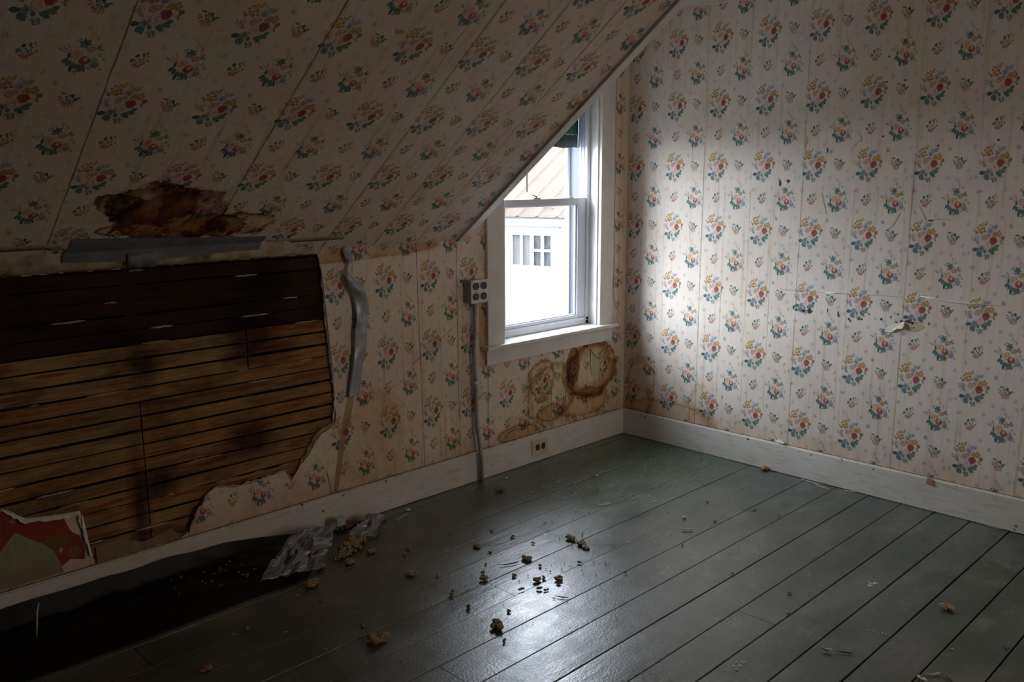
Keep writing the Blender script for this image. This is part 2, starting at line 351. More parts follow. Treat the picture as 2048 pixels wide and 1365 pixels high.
for k in range(4):
    stroke([A_(950, 465), A_(960, 530)], 3, TEAL, 1); leaf(*A_(938+k*3, 485+k*13), 24, 8, 30, TEAL, 1); leaf(*A_(968+k*3, 482+k*12), 24, 8, -35, TEAL, 1)
for k in range(5): stroke([A_(1000+k*10, 470), A_(990+k*18, 500+(k % 2)*14)], 1.8, GREY, 1)
leaf(*A_(1110, 350), 40, 14, -40, GREY, 1); blob(*A_(1122, 326), 15, (.45, .17, .1), 2, 17); blob(*A_(1110, 378), 9, GREY, 1, 12)
stroke([A_(1060, 350), A_(1112, 372)], 3, GREY, 1)
# second bouquet (crop frame origin 565,705)
BO = (.42*725-.55*65, .42*108+.55*778)
def B_(x, y): return (x-565+BO[0]-2, y-705+BO[1]+2)
stroke([B_(592, 540), B_(586, 478)], 3, ORN, 1); cluster([B_(*p) for p in ((585, 480), (600, 492), (577, 498))], 6, (.6, .34, .26), 1)
leaf(*B_(518, 530), 26, 13, -50, GREY, 1); leaf(*B_(626, 532), 26, 13, -70, LAV, 1); leaf(*B_(610, 515), 16, 8, -60, LAV, 1); leaf(*B_(500, 540), 18, 8, -60, GREY, 1)
daisy(*B_(555, 565), 32, TEAL, DTEAL, 1, 6); daisy(*B_(540, 582), 18, BLU, PBLU, 2, 5)
for k in range(6): stroke([B_(480, 650), B_(395+k*13, 605-k*8+(k % 2)*20)], 3.2, LAV, 1)
cluster([B_(*p) for p in ((395, 600), (412, 612), (425, 590), (440, 605), (448, 572), (462, 585))], 6, LAV, 1, GREY)
for x, y, a in ((648, 605, -20), (662, 620, -10), (645, 590, -50)): leaf(*B_(x, y), 42, 11, a, GRN, 1)
for x, y, L, W, a, c in ((446, 702, 52, 30, 140, TEAL), (470, 724, 50, 28, 120, TEAL), (492, 752, 64, 26, 115, TEAL), (488, 780, 46, 18, 105, DTEAL), (545, 770, 56, 34, 80, TEAL), (566, 768, 54, 26, 70, GRN), (575, 790, 26, 16, 90, DTEAL), (465, 660, 40, 20, 100, DTEAL), (520, 755, 50, 20, 110, GRN)):
    leaf(*B_(x, y), L, W, a, c, 1, DTEAL)
rose(*B_(598, 615), 27, (.68, .40, .24), OCH, PINK, 2)
rose(*B_(512, 655), 41, PEACH, PPK, (.66, .36, .16), 3)
rose(*B_(568, 705), 36, (.52, .14, .12), DRED, PPK, 5); blob(*B_(574, 688), 15, PINK, 8, 10)
stroke([B_(640, 665), B_(690, 690)], 3, TEAL, 1); leaf(*B_(664, 660), 24, 13, -60, LAV, 1); leaf(*B_(690, 705), 26, 12, 60, GREY, 1)
daisy(*B_(640, 750), 24, BLU, LAV, 2); daisy(*B_(632, 712), 20, PBLU, LAV, 2)
blob(*B_(678, 784), 9, LAV, 1)
for k in range(4): arc(*B_(506+k*14, 802), 9, 180, 360, 3, TEAL, 1)
stroke([B_(520, 800), B_(528, 822)], 3, TEAL, 1)
for k in range(16):
    a = -.2+k*.24; x0, y0 = B_(560+math.cos(a)*55, 690+math.sin(a)*75); stroke([(x0, y0), (x0+math.cos(a+.2)*26, y0+math.sin(a+.2)*28)], 2.2, (GREY, TEAL, LAV)[k % 3], 1)
    if k % 2: leaf(x0+math.cos(a)*24, y0+math.sin(a)*26, 20, 7, math.degrees(a), (TEAL, LAV, DTEAL)[k % 3], 1)
for k in range(12):
    a = .1+k*.27; x0, y0 = A_(965+math.cos(a)*85, 400+math.sin(a)*75); stroke([(x0, y0), (x0+math.cos(a-.2)*24, y0+math.sin(a-.2)*26)], 2.2, (GREY, TEAL, LAV)[k % 3], 1)
    if k % 2: leaf(x0+math.cos(a)*22, y0+math.sin(a)*22, 18, 7, math.degrees(a), (TEAL, GREY)[k % 2], 1)
# small sprays
def S1(x, y): return (x-300, y-232)
for x, y in ((540, 255), (575, 270), (600, 285), (612, 252), (585, 232)): leaf(*S1(x, y), 26, 10, rng.uniform(20, 120), rng.choice((TEAL, GREY, DTEAL)), 1)
for x, y in ((540, 292), (572, 298), (598, 304)): leaf(*S1(x, y), 20, 10, 90, (.52, .30, .26), 1)
for x, y, L, W, a, c in ((540, 208, 28, 14, 40, GRN), (522, 236, 22, 11, 10, GREY), (560, 212, 22, 12, 70, TEAL), (608, 236, 32, 20, 100, DTEAL), (630, 276, 38, 26, 120, TEAL), (655, 262, 28, 13, 20, GRN), (568, 245, 26, 11, 60, TEAL), (618, 296, 22, 10, 110, GREY), (590, 258, 24, 6, 40, GREY)):
    leaf(*S1(x, y), L, W, a, c, 1)
for x, y in ((525, 266), (550, 282), (560, 300)): blob(*S1(x, y), 8, (.56, .25, .20), 1)
for x, y in ((553, 318), (572, 325), (592, 328), (615, 322)): leaf(*S1(x, y), 27, 13, 92, (.66, .42, .30), 1); stroke([S1(585, 270), S1(x, y)], 2, GREY, 1)
for x, y in ((200, 600), (176, 618), (215, 625), (190, 636), (232, 612)): leaf(*S1(x, y), 24, 9, rng.uniform(30, 130), rng.choice((TEAL, GREY, (.5, .28, .2))), 1)
for x, y, L, W, a, c in ((185, 575, 34, 20, 130, DTEAL), (155, 612, 36, 22, 110, TEAL), (226, 568, 32, 16, 80, GRN), (252, 556, 26, 12, -50, GREY), (262, 580, 22, 9, 0, GREY), (236, 590, 20, 9, 40, TEAL)):
    leaf(*S1(x, y), L, W, a, c, 1)
for x, y in ((264, 621), (240, 640), (226, 652)): blob(*S1(x, y), 9, (.56, .24, .16), 1)
for x, y in ((172, 655), (190, 664), (210, 666)): leaf(*S1(x, y), 34, 17, 85, (.60, .30, .18), 1)
for k in range(3): stroke([S1(215, 605), S1(180+k*22, 650)], 2, GREY, 1)
for x, y, a in ((480, 105, 40), (755, 130, 80), (455, 415, -60), (705, 445, 70), (85, 495, -30), (350, 505, 30), (790, 600, -40), (320, 790, -20), (85, 720, 60), (410, 890, 35), (560, 445, 10), (40, 330, 80), (690, 365, -70)):
    sprig(*S1(x, y), .82, a, (.44, .46, .46))
TILE.sort(key=lambda t: t[0])

def inpoly(x, y, poly):
    c = False; j = len(poly)-1
    for i in range(len(poly)):
        xi, yi = poly[i]; xj, yj = poly[j]
        if (yi > y) != (yj > y) and x < (xj-xi)*(y-yi)/(yj-yi)+xi: c = not c
        j = i
    return c
class Surf:
    """a papered plane: outline, holes, printed bouquets, marks; everything in one mesh"""
    def __init__(s, O, U, V, Nn): s.O, s.U, s.V, s.N = map(Vector, (O, U, V, Nn)); s.mb = MB(); s.holes = []
    def P(s, a, b, h=0): return s.O+s.U*a+s.V*b+s.N*h
    def base(s, outer, holes=(), c=PAPER, depth=0., rimc=(.40, .35, .29)):
        s.outer = outer; s.holes = list(holes)
        loops = [[Vector((x, y)) for x, y in l] for l in [outer]+list(holes)]
        flat = [p for l in loops for p in l]; edges = []; k0 = 0
        for l in loops:
            edges += [(k0+i, k0+(i+1) % len(l)) for i in range(len(l))]; k0 += len(l)
        res = geometry.delaunay_2d_cdt(flat, edges, [], 0, 1e-7); flat = res[0]
        tris = [t for t in res[2] if (lambda c_: inpoly(c_.x, c_.y, outer) and not any(inpoly(c_.x, c_.y, h) for h in holes))((flat[t[0]]+flat[t[1]]+flat[t[2]])/3)]
        s.mb.add([s.P(p.x, p.y) for p in flat], [], c, [(p.x, p.y) for p in flat])
        b = len(s.mb.v)-len(flat)
        for t in tris:
            a_, b_, c_ = [flat[i] for i in t]
            if (b_-a_).cross(c_-a_) < 0: t = t[::-1]
            s.mb.f.append(tuple(i+b for i in t)); s.mb.m.append(0)
        if depth:
            for h in holes:
                n = len(h); vs = [s.P(x, y) for x, y in h]+[s.P(x, y, -depth) for x, y in h]
                s.mb.add(vs, [(i, (i+1) % n, n+(i+1) % n, n+i) for i in range(n)], rimc, [(x, y) for x, y in h]*2)
    def ok(s, x, y):
        return inpoly(x, y, s.outer) and not any(inpoly(x, y, h) for h in s.holes)
    def tile(s, u0, v0, a, b, xr=None):
        for k_, (layer, pts, c) in enumerate(TILE):
            q = [(u0+p*a, v0-t*b) for p, t in pts]
            if xr and not all(xr[0] < x < xr[1] for x, y in q): continue
            if not all(s.ok(x, y) for x, y in q): continue
            if (q[1][0]-q[0][0])*(q[-1][1]-q[0][1])-(q[1][1]-q[0][1])*(q[-1][0]-q[0][0]) < 0: q = q[::-1]
            s.mb.add([s.P(x, y, .00012+.0000014*k_) for x, y in q], [tuple(range(len(q)))], c, q)
    def mark(s, pts, c, h=.0009):
        h = .0009+(h-.0007)*.35 if h > 0 else h
        if (pts[1][0]-pts[0][0])*(pts[2][1]-pts[0][1])-(pts[1][1]-pts[0][1])*(pts[2][0]-pts[0][0]) < 0: pts = pts[::-1]
        s.mb.add([s.P(x, y, h) for x, y in pts], [tuple(range(len(pts)))], c, list(pts))
    def line(s, pts, wd, c, h=.0010, jit=.0):
        R = random.Random(5)
        for (x0, y0), (x1, y1) in zip(pts, pts[1:]):
            L = math.hypot(x1-x0, y1-y0); n = max(1, int(L/.03)); nx, ny = -(y1-y0)/L, (x1-x0)/L
            pr = None
            for i in range(n+1):
                f = i/n; j = R.uniform(-jit, jit); ww = wd*R.uniform(.5, 1.2)
                x, y = x0+(x1-x0)*f+nx*j, y0+(y1-y0)*f+ny*j
                cur = ((x+nx*ww/2, y+ny*ww/2), (x-nx*ww/2, y-ny*ww/2))
                if pr and s.ok(x, y): s.mark([pr[0], cur[0], cur[1], pr[1]], c, h)
                pr = cur
    def blot(s, x, y, rx, ry, c, n=9, j=.35, h=.0011):
        R = random.Random(int(x*1e4+y*1e3)); s.mark([(x+rx*math.cos(2*PI*k/n)*(1+R.uniform(-j, j)), y+ry*math.sin(2*PI*k/n)*(1+R.uniform(-j, j))) for k in range(n)], c, h)

TH = math.atan(.751); Z0 = 1.15; XE = -1.226; ZC = 2.25; XB, YB = -6.2, -4.4
CEN = -(ZC-Z0)/.751
# ------------------------------------------------------------------ right wall
RW = Surf((0, 0, 0), (0, -1, 0), (0, 0, 1), (-1, 0, 0))
RW.base([(0, 0), (-YB, 0), (-YB, ZC), (0, ZC)])
for i in range(-1, 10):
    for j in range(-4, 6):
        RW.tile(.32607+i*.2510, 1.16959+j*.30386, .2510, .30386)
for x in (.475, 1.005, 1.50, 2.0, 2.5): RW.line([(x, .14), (x+.006, ZC)], .0020, (.58, .51, .45), jit=.0008)
for x in (.245, .60, .74, .866, 1.25, 1.76): RW.line([(x, .3), (x+.004, 1.35)], .0014, (.66, .62, .56), jit=.001)
BK = (.05, .035, .025)
for x, y, a, b in ((.999, .819, .006, .016), (1.012, .806, .008, .008), (1.051, .806, .011, .010), (1.078, .807, .016, .012), (1.166, .818, .003, .012), (1.217, .808, .004, .015), (1.222, .798, .004, .005), (1.267, .789, .006, .007), (1.276, .782, .004, .008),
                   (1.357, .822, .003, .007), (1.454, .821, .003, .009), (1.413, .805, .004, .007), (1.483, .834, .005, .005), (1.50, .806, .010, .006), (1.528, .809, .016, .008), (1.545, .804, .008, .009), (1.555, .785, .004, .005), (1.615, .808, .003, .008), (1.313, .797, .006, .006), (1.326, .796, .004, .007), (1.478, .80, .005, .006), (1.12, 1.534, .004, .014), (.896, 1.393, .008, .016), (.938, 1.402, .009, .008), (1.588, 1.239, .011, .005)):
    RW.blot(x, y, a*.8, b*.8, BK, j=.5)
for x, y in ((1.363, 1.813), (1.44, 1.814), (1.364, 1.589), (1.592, 1.544), (1.816, 1.56), (1.366, 1.915)): RW.blot(x, y, .0045, .0045, BK, j=.1)
for x, y in ((.401, 1.547), (.426, 1.546), (1.342, 1.996), (.62, .66)): RW.blot(x, y, .005, .007, (.85, .83, .78))
RW.mark([(1.52, .80), (1.58, .805), (1.60, .79), (1.56, .765), (1.53, .775)], (.60, .52, .40), .0008)
for pts in ([(1.104, 1.35), (1.116, 1.307), (1.133, 1.255)], [(1.536, 1.298), (1.568, 1.242), (1.679, 1.245)], [(.313, 1.689), (.332, 1.669), (.34, 1.70)], [(1.02, 1.601), (1.012, 1.55), (1.03, 1.50)], [(1.25, 1.62), (1.27, 1.58), (1.24, 1.55)], [(1.46, 1.27), (1.43, 1.21), (1.40, 1.19)], [(1.19, 1.33), (1.17, 1.29)], [(1.62, 1.60), (1.70, 1.63)], [(.69, .72), (.72, .66)]):
    RW.line(pts, .0022, (.42, .33, .26), jit=.002)
RW.line([(.925, .897), (.998, .895), (1.15, .90), (1.229, .902), (1.39, .909), (1.503, .909)], .0022, (.45, .39, .32), jit=.001)
RW.line([(0, .143), (-YB, .143)], .004, (.35, .27, .19), jit=.001)
WPR = wallpaper('floral_wallpaper_right', [
    dict(cx=.30, cy=.15, rx=.30, ry=.09, seed=2., warp=1.0, inner=(.95, .86, .72), dark=(.72, .54, .36), patch=.5),
    dict(cx=.12, cy=.30, rx=.10, ry=.17, seed=5., warp=1.1, inner=(.95, .90, .80), dark=(.76, .62, .46), patch=.6),
    dict(cx=.50, cy=.20, rx=.07, ry=.16, seed=9., warp=1.1, inner=(.97, .92, .84), dark=(.80, .66, .50), patch=.6),], grime=.45)
wall_right = RW.mb.build('wall_right', WPR); tag(wall_right, kind='structure')
# lifted scrap of paper, a raised wrinkle and the torn edge on that wall
def patchmesh(name, S, pts, lift, mtl, parent, cen=None):
    cx = sum(p[0] for p in pts)/len(pts); cy = sum(p[1] for p in pts)/len(pts)
    b = MB(); n = len(pts); vs = [S.P(cx, cy, lift[-1])]+[S.P(x, y, l) for (x, y), l in zip(pts, lift)]
    vs += [v-S.N*.0009 for v in vs]
    fs = [(0, 1+i, 1+(i+1) % n) for i in range(n)]+[(n+1, n+2+(i+1) % n, n+2+i) for i in range(n)]+[(1+i, n+2+i, n+2+(i+1) % n, 1+(i+1) % n) for i in range(n)]
    b.add(vs, fs); return b.build(name, mtl, parent)
CREAM = simple('torn_paper_edge', (.72, .67, .58), .8, var=.12, scale=40)
BACKING = simple('brown_paper_backing', (.46, .35, .22), .85, var=.2, scale=30)
patchmesh('paper_flap', RW, [(1.43, .752), (1.443, .775), (1.457, .783), (1.511, .806), (1.516, .79), (1.511, .777), (1.485, .772), (1.464, .754)], [.002, .002, .003, .004, .010, .014, .012, .006, .006], CREAM, wall_right)
def ridge(name, S, pts, rad, mtl, parent):
    b = MB(); b.tube([S.P(x, y, rad*.1) for x, y in pts], [rad*.4]+[rad]*(len(pts)-2)+[rad*.3], 8); return b.build(name, mtl, parent, smooth=True)
RIDGE = simple('wrinkled_paper', (.74, .71, .66), .65, var=.05, scale=20)
ridge('paper_wrinkle', RW, [(1.571, .921), (1.63, .917), (1.687, .911), (1.77, .909), (1.89, .914)], .0042, RIDGE, wall_right)
ridge('paper_wrinkle', RW, [(1.15, .900), (1.19, .901), (1.24, .903)], .0028, RIDGE, wall_right)
patchmesh('paper_flap', RW, [(1.665, .118), (1.690, .118), (1.694, .142), (1.668, .145)], [.018, .022, .018, .016, .019], RUST, wall_right)
patchmesh('paper_flap', RW, [(.95, .150), (.962, .162), (.985, .158), (1.0, .149)], [.017, .006, .006, .018, .013], CREAM, wall_right)

# ------------------------------------------------------------------ left wall with window opening and the hole down to the laths
LW = Surf((0, 0, 0), (1, 0, 0), (0, 0, 1), (0, -1, 0))
RJ = random.Random(11)
H = [(-1.949, 1.135), (-1.933, 1.065), (-1.928, .941), (-1.922, .836), (-1.915, .744), (-1.908, .658), (-1.897, .538), (-1.909, .447), (-1.933, .438), (-1.995, .411), (-2.038, .349), (-2.07, .303), (-2.112, .243), (-2.138, .293), (-2.19, .289), (-2.249, .282), (-2.348, .281), (-2.423, .301), (-2.467, .283), (-2.494, .225), (-2.54, .163), (-2.58, .144), (-2.87, .144), (-2.88, .205), (-2.887, .284), (-2.901, .344), (-2.955, .347), (-3.012, .356), (-3.063, .364), (-3.13, .415), (-3.35, .44), (-3.62, .42), (-3.70, .8), (-3.66, 1.135)]
HOLE = []
for (x0, y0), (x1, y1) in zip(H, H[1:]+H[:1]):
    L = math.hypot(x1-x0, y1-y0); n = max(1, int(L/.018))
    for i in range(n):
        j = .0035 if i else 0
        HOLE.append((x0+(x1-x0)*i/n+RJ.uniform(-j, j), max(.143, min(1.137, y0+(y1-y0)*i/n+RJ.uniform(-j, j)))))
WIN = [(-.955, .63), (-.228, .63), (-.228, 2.0), (-.955, 2.0)]
ZT = Z0+.012
LW.base([(XB, 0), (0, 0), (0, ZC), (XE, ZC), (XE, ZT), (XB, ZT)], [WIN, HOLE], depth=.011)
cols = [(-3.32, 1.002), (-3.075, 1.002), (-2.83, 1.002), (-2.585, 1.002), (-2.34, 1.002), (-2.095, 1.002), (-1.847, 1.002), (-1.604, 1.002), (-1.363, 1.002), (-1.138, 1.002), (-.893, 1.0), (-.645, 1.022), (-.42, 1.045), (-.166, 1.038), (.085, 1.038)]
for x, z in cols:
    for j in range(-3, 5): LW.tile(x, z+j*.3055, .245, .3055)
for pts in ([(-1.458, ZT), (-1.437, .14)], [(-1.229, ZT), (-1.226, .14)], [(-1.95, .25), (-1.93, .14)], [(-.765, .56), (-.77, .14)], [(-.40, .54), (-.395, .26)], [(-1.04, .55), (-1.045, .14)]):
    LW.line(pts, .0026, (.20, .14, .09), jit=.0008)
LW.line([(XE, Z0), (-1.165, Z0-.003)], .0035, (.25, .18, .12))
LW.line([(-.06, 2.2), (-.058, .16)], .002, (.45, .38, .30), jit=.001)
LW.line([(-1.498, .621), (-1.45, .644), (-1.411, .676), (-1.32, .72), (-1.221, .774)], .0026, (.34, .25, .17), jit=.003)
LW.line([(-1.10, .39), (-1.07, .42)], .004, (.35, .25, .17)); LW.line([(-1.67, .54), (-1.50, .553)], .002, (.55, .44, .33))
LW.line([(XB, .143), (0, .143)], .004, (.22, .15, .10), jit=.001)
for k in range(9):
    x = -1.6+.05*k+RJ.uniform(-.01, .01); LW.line([(x, .15), (x, .17+RJ.uniform(.02, .22))], .0014, (.52, .38, .25), jit=.001)
for k in range(34):      # brown drip lines under the stains
    x = RJ.uniform(-.70, -.10); z1 = RJ.uniform(.20, .38); z0_ = z1-RJ.uniform(.04, .16); cc = RJ.choice([(.56, .38, .22), (.66, .50, .33), (.46, .30, .16)])
    LW.line([(x, z1), (x+RJ.uniform(-.004, .004), max(.15, z0_))], RJ.uniform(.0012, .003), cc, jit=.001)
for x, z1, z2 in ((-.735, .32, .20), (-.70, .30, .20), (-.625, .42, .21), (-.60, .40, .20), (-.555, .30, .19)): LW.line([(x, z1), (x+.002, z2), (x+.012, z2-.006), (x+.022, z2)], .0035, (.48, .30, .15), jit=.001)
LW.mark([(-.282, .499), (-.258, .485), (-.233, .466), (-.213, .444), (-.206, .39), (-.205, .332), (-.228, .316), (-.244, .31), (-.262, .34), (-.275, .369), (-.270, .43)], (.58, .66, .57), .0008)
LW.line([(-.292, .52), (-.272, .491), (-.233, .466), (-.207, .43), (-.21, .333)], .004, (.20, .12, .07), jit=.003)
LW.line([(-.174, .51), (-.20, .495), (-.223, .478)], .004, (.30, .18, .1), jit=.002); LW.line([(-.292, .52), (-.29, .43), (-.285, .38)], .006, (.22, .12, .06), jit=.003)
LW.mark([(-.93, .146), (-.915, .18), (-.86, .195), (-.82, .182), (-.80, .165), (-.76, .165), (-.74, .146)], (.80, .76, .68), .0007)
LW.line([(-.93, .158), (-.909, .184), (-.86, .195), (-.802, .179), (-.78, .19), (-.752, .205), (-.709, .203), (-.665, .175), (-.639, .151)], .0035, (.28, .16, .09), jit=.003)
LW.mark([(-1.829, .546), (-1.803, .52), (-1.826, .439), (-1.855, .359), (-1.88, .235), (-1.9, .145), (-1.919, .145), (-1.904, .241), (-1.879, .364), (-1.855, .466)], (.44, .33, .24), .0008)
LW.mark([(-1.829, .546), (-1.803, .535), (-1.808, .50), (-1.826, .46), (-1.838, .50)], (.58, .40, .20), .0009)
RP = [(-3.30, .40), (-3.131, .405), (-3.113, .404), (-3.062, .358), (-3.012, .348), (-2.955, .339), (-2.934, .282), (-2.909, .259), (-2.895, .208), (-2.90, .172), (-2.943, .187), (-2.968, .172), (-3.3, .17)]
LW.mark(RP, (.34, .055, .025), .0009)
LW.mark([(-3.3, .20), (-3.145, .274), (-3.11, .313), (-3.094, .324), (-3.068, .3), (-3.021, .264), (-2.992, .232), (-2.976, .19), (-2.967, .149), (-3.3, .149)], (.36, .36, .26), .0013)
LW.blot(-2.98, .255, .045, .028, (.20, .12, .05), h=.0012); LW.blot(-2.93, .205, .02, .02, (.30, .16, .08), h=.0012)
LW.mark([(-2.86, .145), (-2.56, .145), (-2.60, .19), (-2.70, .17), (-2.78, .205), (-2.86, .20)][::-1], (.33, .26, .17), -.006)
WPL = wallpaper('floral_wallpaper_left', [
    dict(cx=-.275, cy=.41, rx=.22, ry=.155, seed=1., warp=.75, freq=9, inner=(.95, .88, .74), dark=(.42, .23, .08), ring=.95, width=.22, strength=1., patch=.45),
    dict(cx=-.30, cy=.40, rx=.215, ry=.15, seed=21., warp=.95, freq=7, inner=(1, .97, .9), dark=(.50, .29, .11), ring=.95, width=.5, strength=1., patch=.75),
    dict(cx=-.43, cy=.45, rx=.055, ry=.11, seed=7., warp=1.1, freq=11, inner=(.50, .30, .12), dark=(.42, .24, .09), patch=.35),
    dict(cx=-.67, cy=.41, rx=.10, ry=.11, seed=3., warp=1.3, freq=12, inner=(.93, .84, .68), dark=(.44, .28, .12), patch=.65, width=.3),
    dict(cx=-.60, cy=.33, rx=.19, ry=.17, seed=4., warp=1.1, freq=9, inner=(.96, .88, .76), dark=(.62, .46, .29), patch=.7),
    dict(cx=-.33, cy=.24, rx=.22, ry=.08, seed=12., warp=1.2, freq=13, inner=(.86, .70, .48), dark=(.54, .35, .17), patch=.6),
    dict(cx=-.60, cy=.23, rx=.10, ry=.045, seed=18., warp=1.1, freq=14, inner=(.88, .72, .5), dark=(.50, .32, .15), patch=.5),
    dict(cx=-.84, cy=.17, rx=.15, ry=.045, seed=8., warp=1.0, freq=12, inner=(.82, .66, .48), dark=(.48, .30, .15), patch=.5),
    dict(cx=-1.07, cy=.74, rx=.03, ry=.17, seed=10., warp=.8, inner=(.75, .56, .36), dark=(.6, .42, .25), patch=.3),
    dict(cx=-1.72, cy=.33, rx=.16, ry=.22, seed=14., warp=.9, inner=(.95, .85, .7), dark=(.88, .74, .56), patch=.6),
    dict(cx=-2.0, cy=1.14, rx=.7, ry=.05, seed=16., warp=.3, inner=(.7, .55, .4), dark=(.6, .42, .25), patch=.4)], grime=.6, warm=(1, .96, .90))
wall_left = LW.mb.build('wall_left', WPL); tag(wall_left, kind='structure')
# plaster lip over the hole, laths, studs and the dark cavity behind
b = MB(); n = 80; vs = []
for i in range(n+1):
    x = -3.75+i*(1.81/n); e = noise.noise(Vector((x*9, 3, 0))); e2 = noise.noise(Vector((x*31, 8, 0)))
    t = min(1, (n-i)/8)
    prof = [(-.068*t, 1.2011-.051*(1-t)), (-.055*t, 1.175-.02*(1-t)+e*.003), (-.036*t-.001, 1.146+e*.008+e2*.004), (-.006, 1.135+e2*.004), (.012, 1.135)]
    vs += [(x, yy, zz) for yy, zz in prof]
b.add(vs, [(i*5+k, (i+1)*5+k, (i+1)*5+k+1, i*5+k+1) for i in range(n) for k in range(4)])
CRUMBLE = simple('damp_flaking_plaster', (.55, .47, .33), .85, var=.2, scale=14, bstr=.8, c2=(.16, .10, .05))
b.build('plaster_lip', CRUMBLE, wall_left, smooth=True)
RL = random.Random(21)
for k in range(21):
    z = .118+k*.0505
    top = z > .86
    joints = [-3.85, -2.67 if k < 11 else RL.choice([-3.1, -2.26, -99]), -1.87]
    joints = [j for j in joints if j > -50]
    for x0, x1 in zip(joints, joints[1:]):
        b = MB(); n = 14; vs = []
        hh = (.043 if not top else .046)+RL.uniform(-.0015, .002); ph = RL.uniform(0, 9); tilt = RL.uniform(-.003, .003)
        for i in range(n+1):
            f = i/n; x = x0+.002+(x1-x0-.004)*f; dz = noise.noise(Vector((x*2.2, ph, 0)))*.004+tilt*(f-.5); dy = noise.noise(Vector((x*1.7, ph, 5)))*.0022
            y0 = .0125+dy
            vs += [(x, y0, z+dz), (x, y0, z+hh+dz), (x, y0+.007, z+hh+dz), (x, y0+.007, z+dz)]
        fs = [(i*4+q, i*4+(q+1) % 4, (i+1)*4+(q+1) % 4, (i+1)*4+q) for i in range(n) for q in range(4)]+[(0, 1, 2, 3), tuple(n*4+q for q in (3, 2, 1, 0))]
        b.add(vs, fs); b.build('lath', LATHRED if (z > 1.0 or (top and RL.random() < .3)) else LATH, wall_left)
for x in (-3.45, -3.06, -2.67, -2.26, -1.95): box('stud', DARK, x-.022, x+.022, .022, .11, .05, 1.16, wall_left)
for i in range(34):      # squeezed plaster keys left in the gaps
    k = RL.randint(2, 20); z = .118+k*.0505-.008; x = RL.uniform(-3.2, -2.0); L = RL.uniform(.015, .14)
    b = MB(); b.tube([(x+L*q/5, .0115, z+.0035+RL.uniform(-.001, .001)) for q in range(6)], [.001]+[RL.uniform(.002, .0045) for q in range(4)]+[.001], 6); b.build('plaster_key', FOAM if i % 2 else PLASTER, wall_left)
box('cavity_back', DARK, XB, XE, .115, .125, 0, 1.22, wall_left, 0)
box('cavity_top', DARK, XB, XE, .0, .125, 1.165, 1.175, wall_left, 0)
# curled paper along the torn edge
def curl(name, pts, wd, mtl, out=.012, seed=0):
    R = random.Random(seed); b = MB(); vs = []; P = [Vector((x, 0, z)) for x, z in pts]; Q = []
    for a_, b_ in zip(P, P[1:]):
        n = max(2, int((b_-a_).length/.012))
        for i in range(n): Q.append(a_+(b_-a_)*i/n)
    Q.append(P[-1])
    for i, p in enumerate(Q):
        t = (Q[min(i+1, len(Q)-1)]-Q[max(0, i-1)]).normalized(); nn = Vector((-t.z, 0, t.x))
        s_ = max(0., math.sin(PI*i/(len(Q)-1)))**.5; ww = wd*(R.uniform(.6, 1.2))*s_+.001
        for f in (0, .4, .75, 1.):
            vs.append(p+nn*ww*math.sin(f*1.9)*.7+Vector((0, -.0015-out*s_*(1-math.cos(f*1.6)), 0)))
    b.add(vs, [(i*4+k, (i+1)*4+k, (i+1)*4+k+1, i*4+k+1) for i in range(len(Q)-1) for k in range(3)])
    o = b.build(name, mtl, wall_left, smooth=True); md = o.modifiers.new('thick', 'SOLIDIFY'); md.thickness = .0008; return o
curl('paper_curl', [(-2.112, .243), (-2.138, .293), (-2.249, .282), (-2.348, .281), (-2.423, .301), (-2.467, .283)], -.018, CREAM, seed=1)
curl('paper_curl', [(-2.455, .285), (-2.494, .225), (-2.54, .15)], -.028, BACKING, seed=2)
curl('paper_curl', [(-1.935, 1.09), (-1.928, .94), (-1.915, .744), (-1.897, .538)], .006, CREAM, .006, seed=3)
curl('paper_curl', [(-1.897, .50), (-1.909, .447), (-1.933, .438), (-1.995, .411), (-2.038, .349), (-2.07, .303)], .014, BACKING, seed=4)
curl('paper_curl', [(-2.887, .25), (-2.901, .344), (-2.955, .347), (-3.012, .356), (-3.063, .364), (-3.13, .415)], .024, CREAM, seed=5)
curl('paper_curl', [(-2.875, .17), (-2.885, .25), (-2.893, .33)], .02, CREAM, seed=6)

# ------------------------------------------------------------------ sloped ceiling
ct, st_ = math.cos(TH), math.sin(TH)
SL = Surf((0, 0, Z0), (1, 0, 0), (0, -ct, st_), (0, -st_, -ct))
SMAX = -CEN/ct
SL.base([(XB, 0), (XE, 0), (XE, SMAX+.01), (XB, SMAX+.01)])
for i in range(-2, 8):
    for j in range(-3, 5):
        SL.tile(-2.866+i*.2518-.004, .4645+j*.3125, .2518, .3125)
for x in (-2.945, -2.43, -2.0, -1.93, -1.68, -1.45, -3.45):
    SL.line([(x-.004, .0), (x+.002, SMAX)], .003 if x != -2.0 else .0015, (.42, .34, .26) if x > -2.4 else (.38, .26, .17), jit=.0008)
for x, y, ln in ((-1.62, .5, .7), (-1.80, .3, .9), (-1.36, .1, .8), (-1.53, .9, .6), (-2.05, .5, .8)):
    SL.line([(x, y), (x+.004, y+ln)], .002, (.84, .82, .77), jit=.001)
SL.mark([(-2.235, 1.14), (-2.205, 1.143), (-2.20, 1.128), (-2.225, 1.125)], (.50, .38, .22)); SL.line([(-2.235, 1.143), (-2.205, 1.148)], .003, (.9, .88, .8))
DK = (.17, .07, .025)
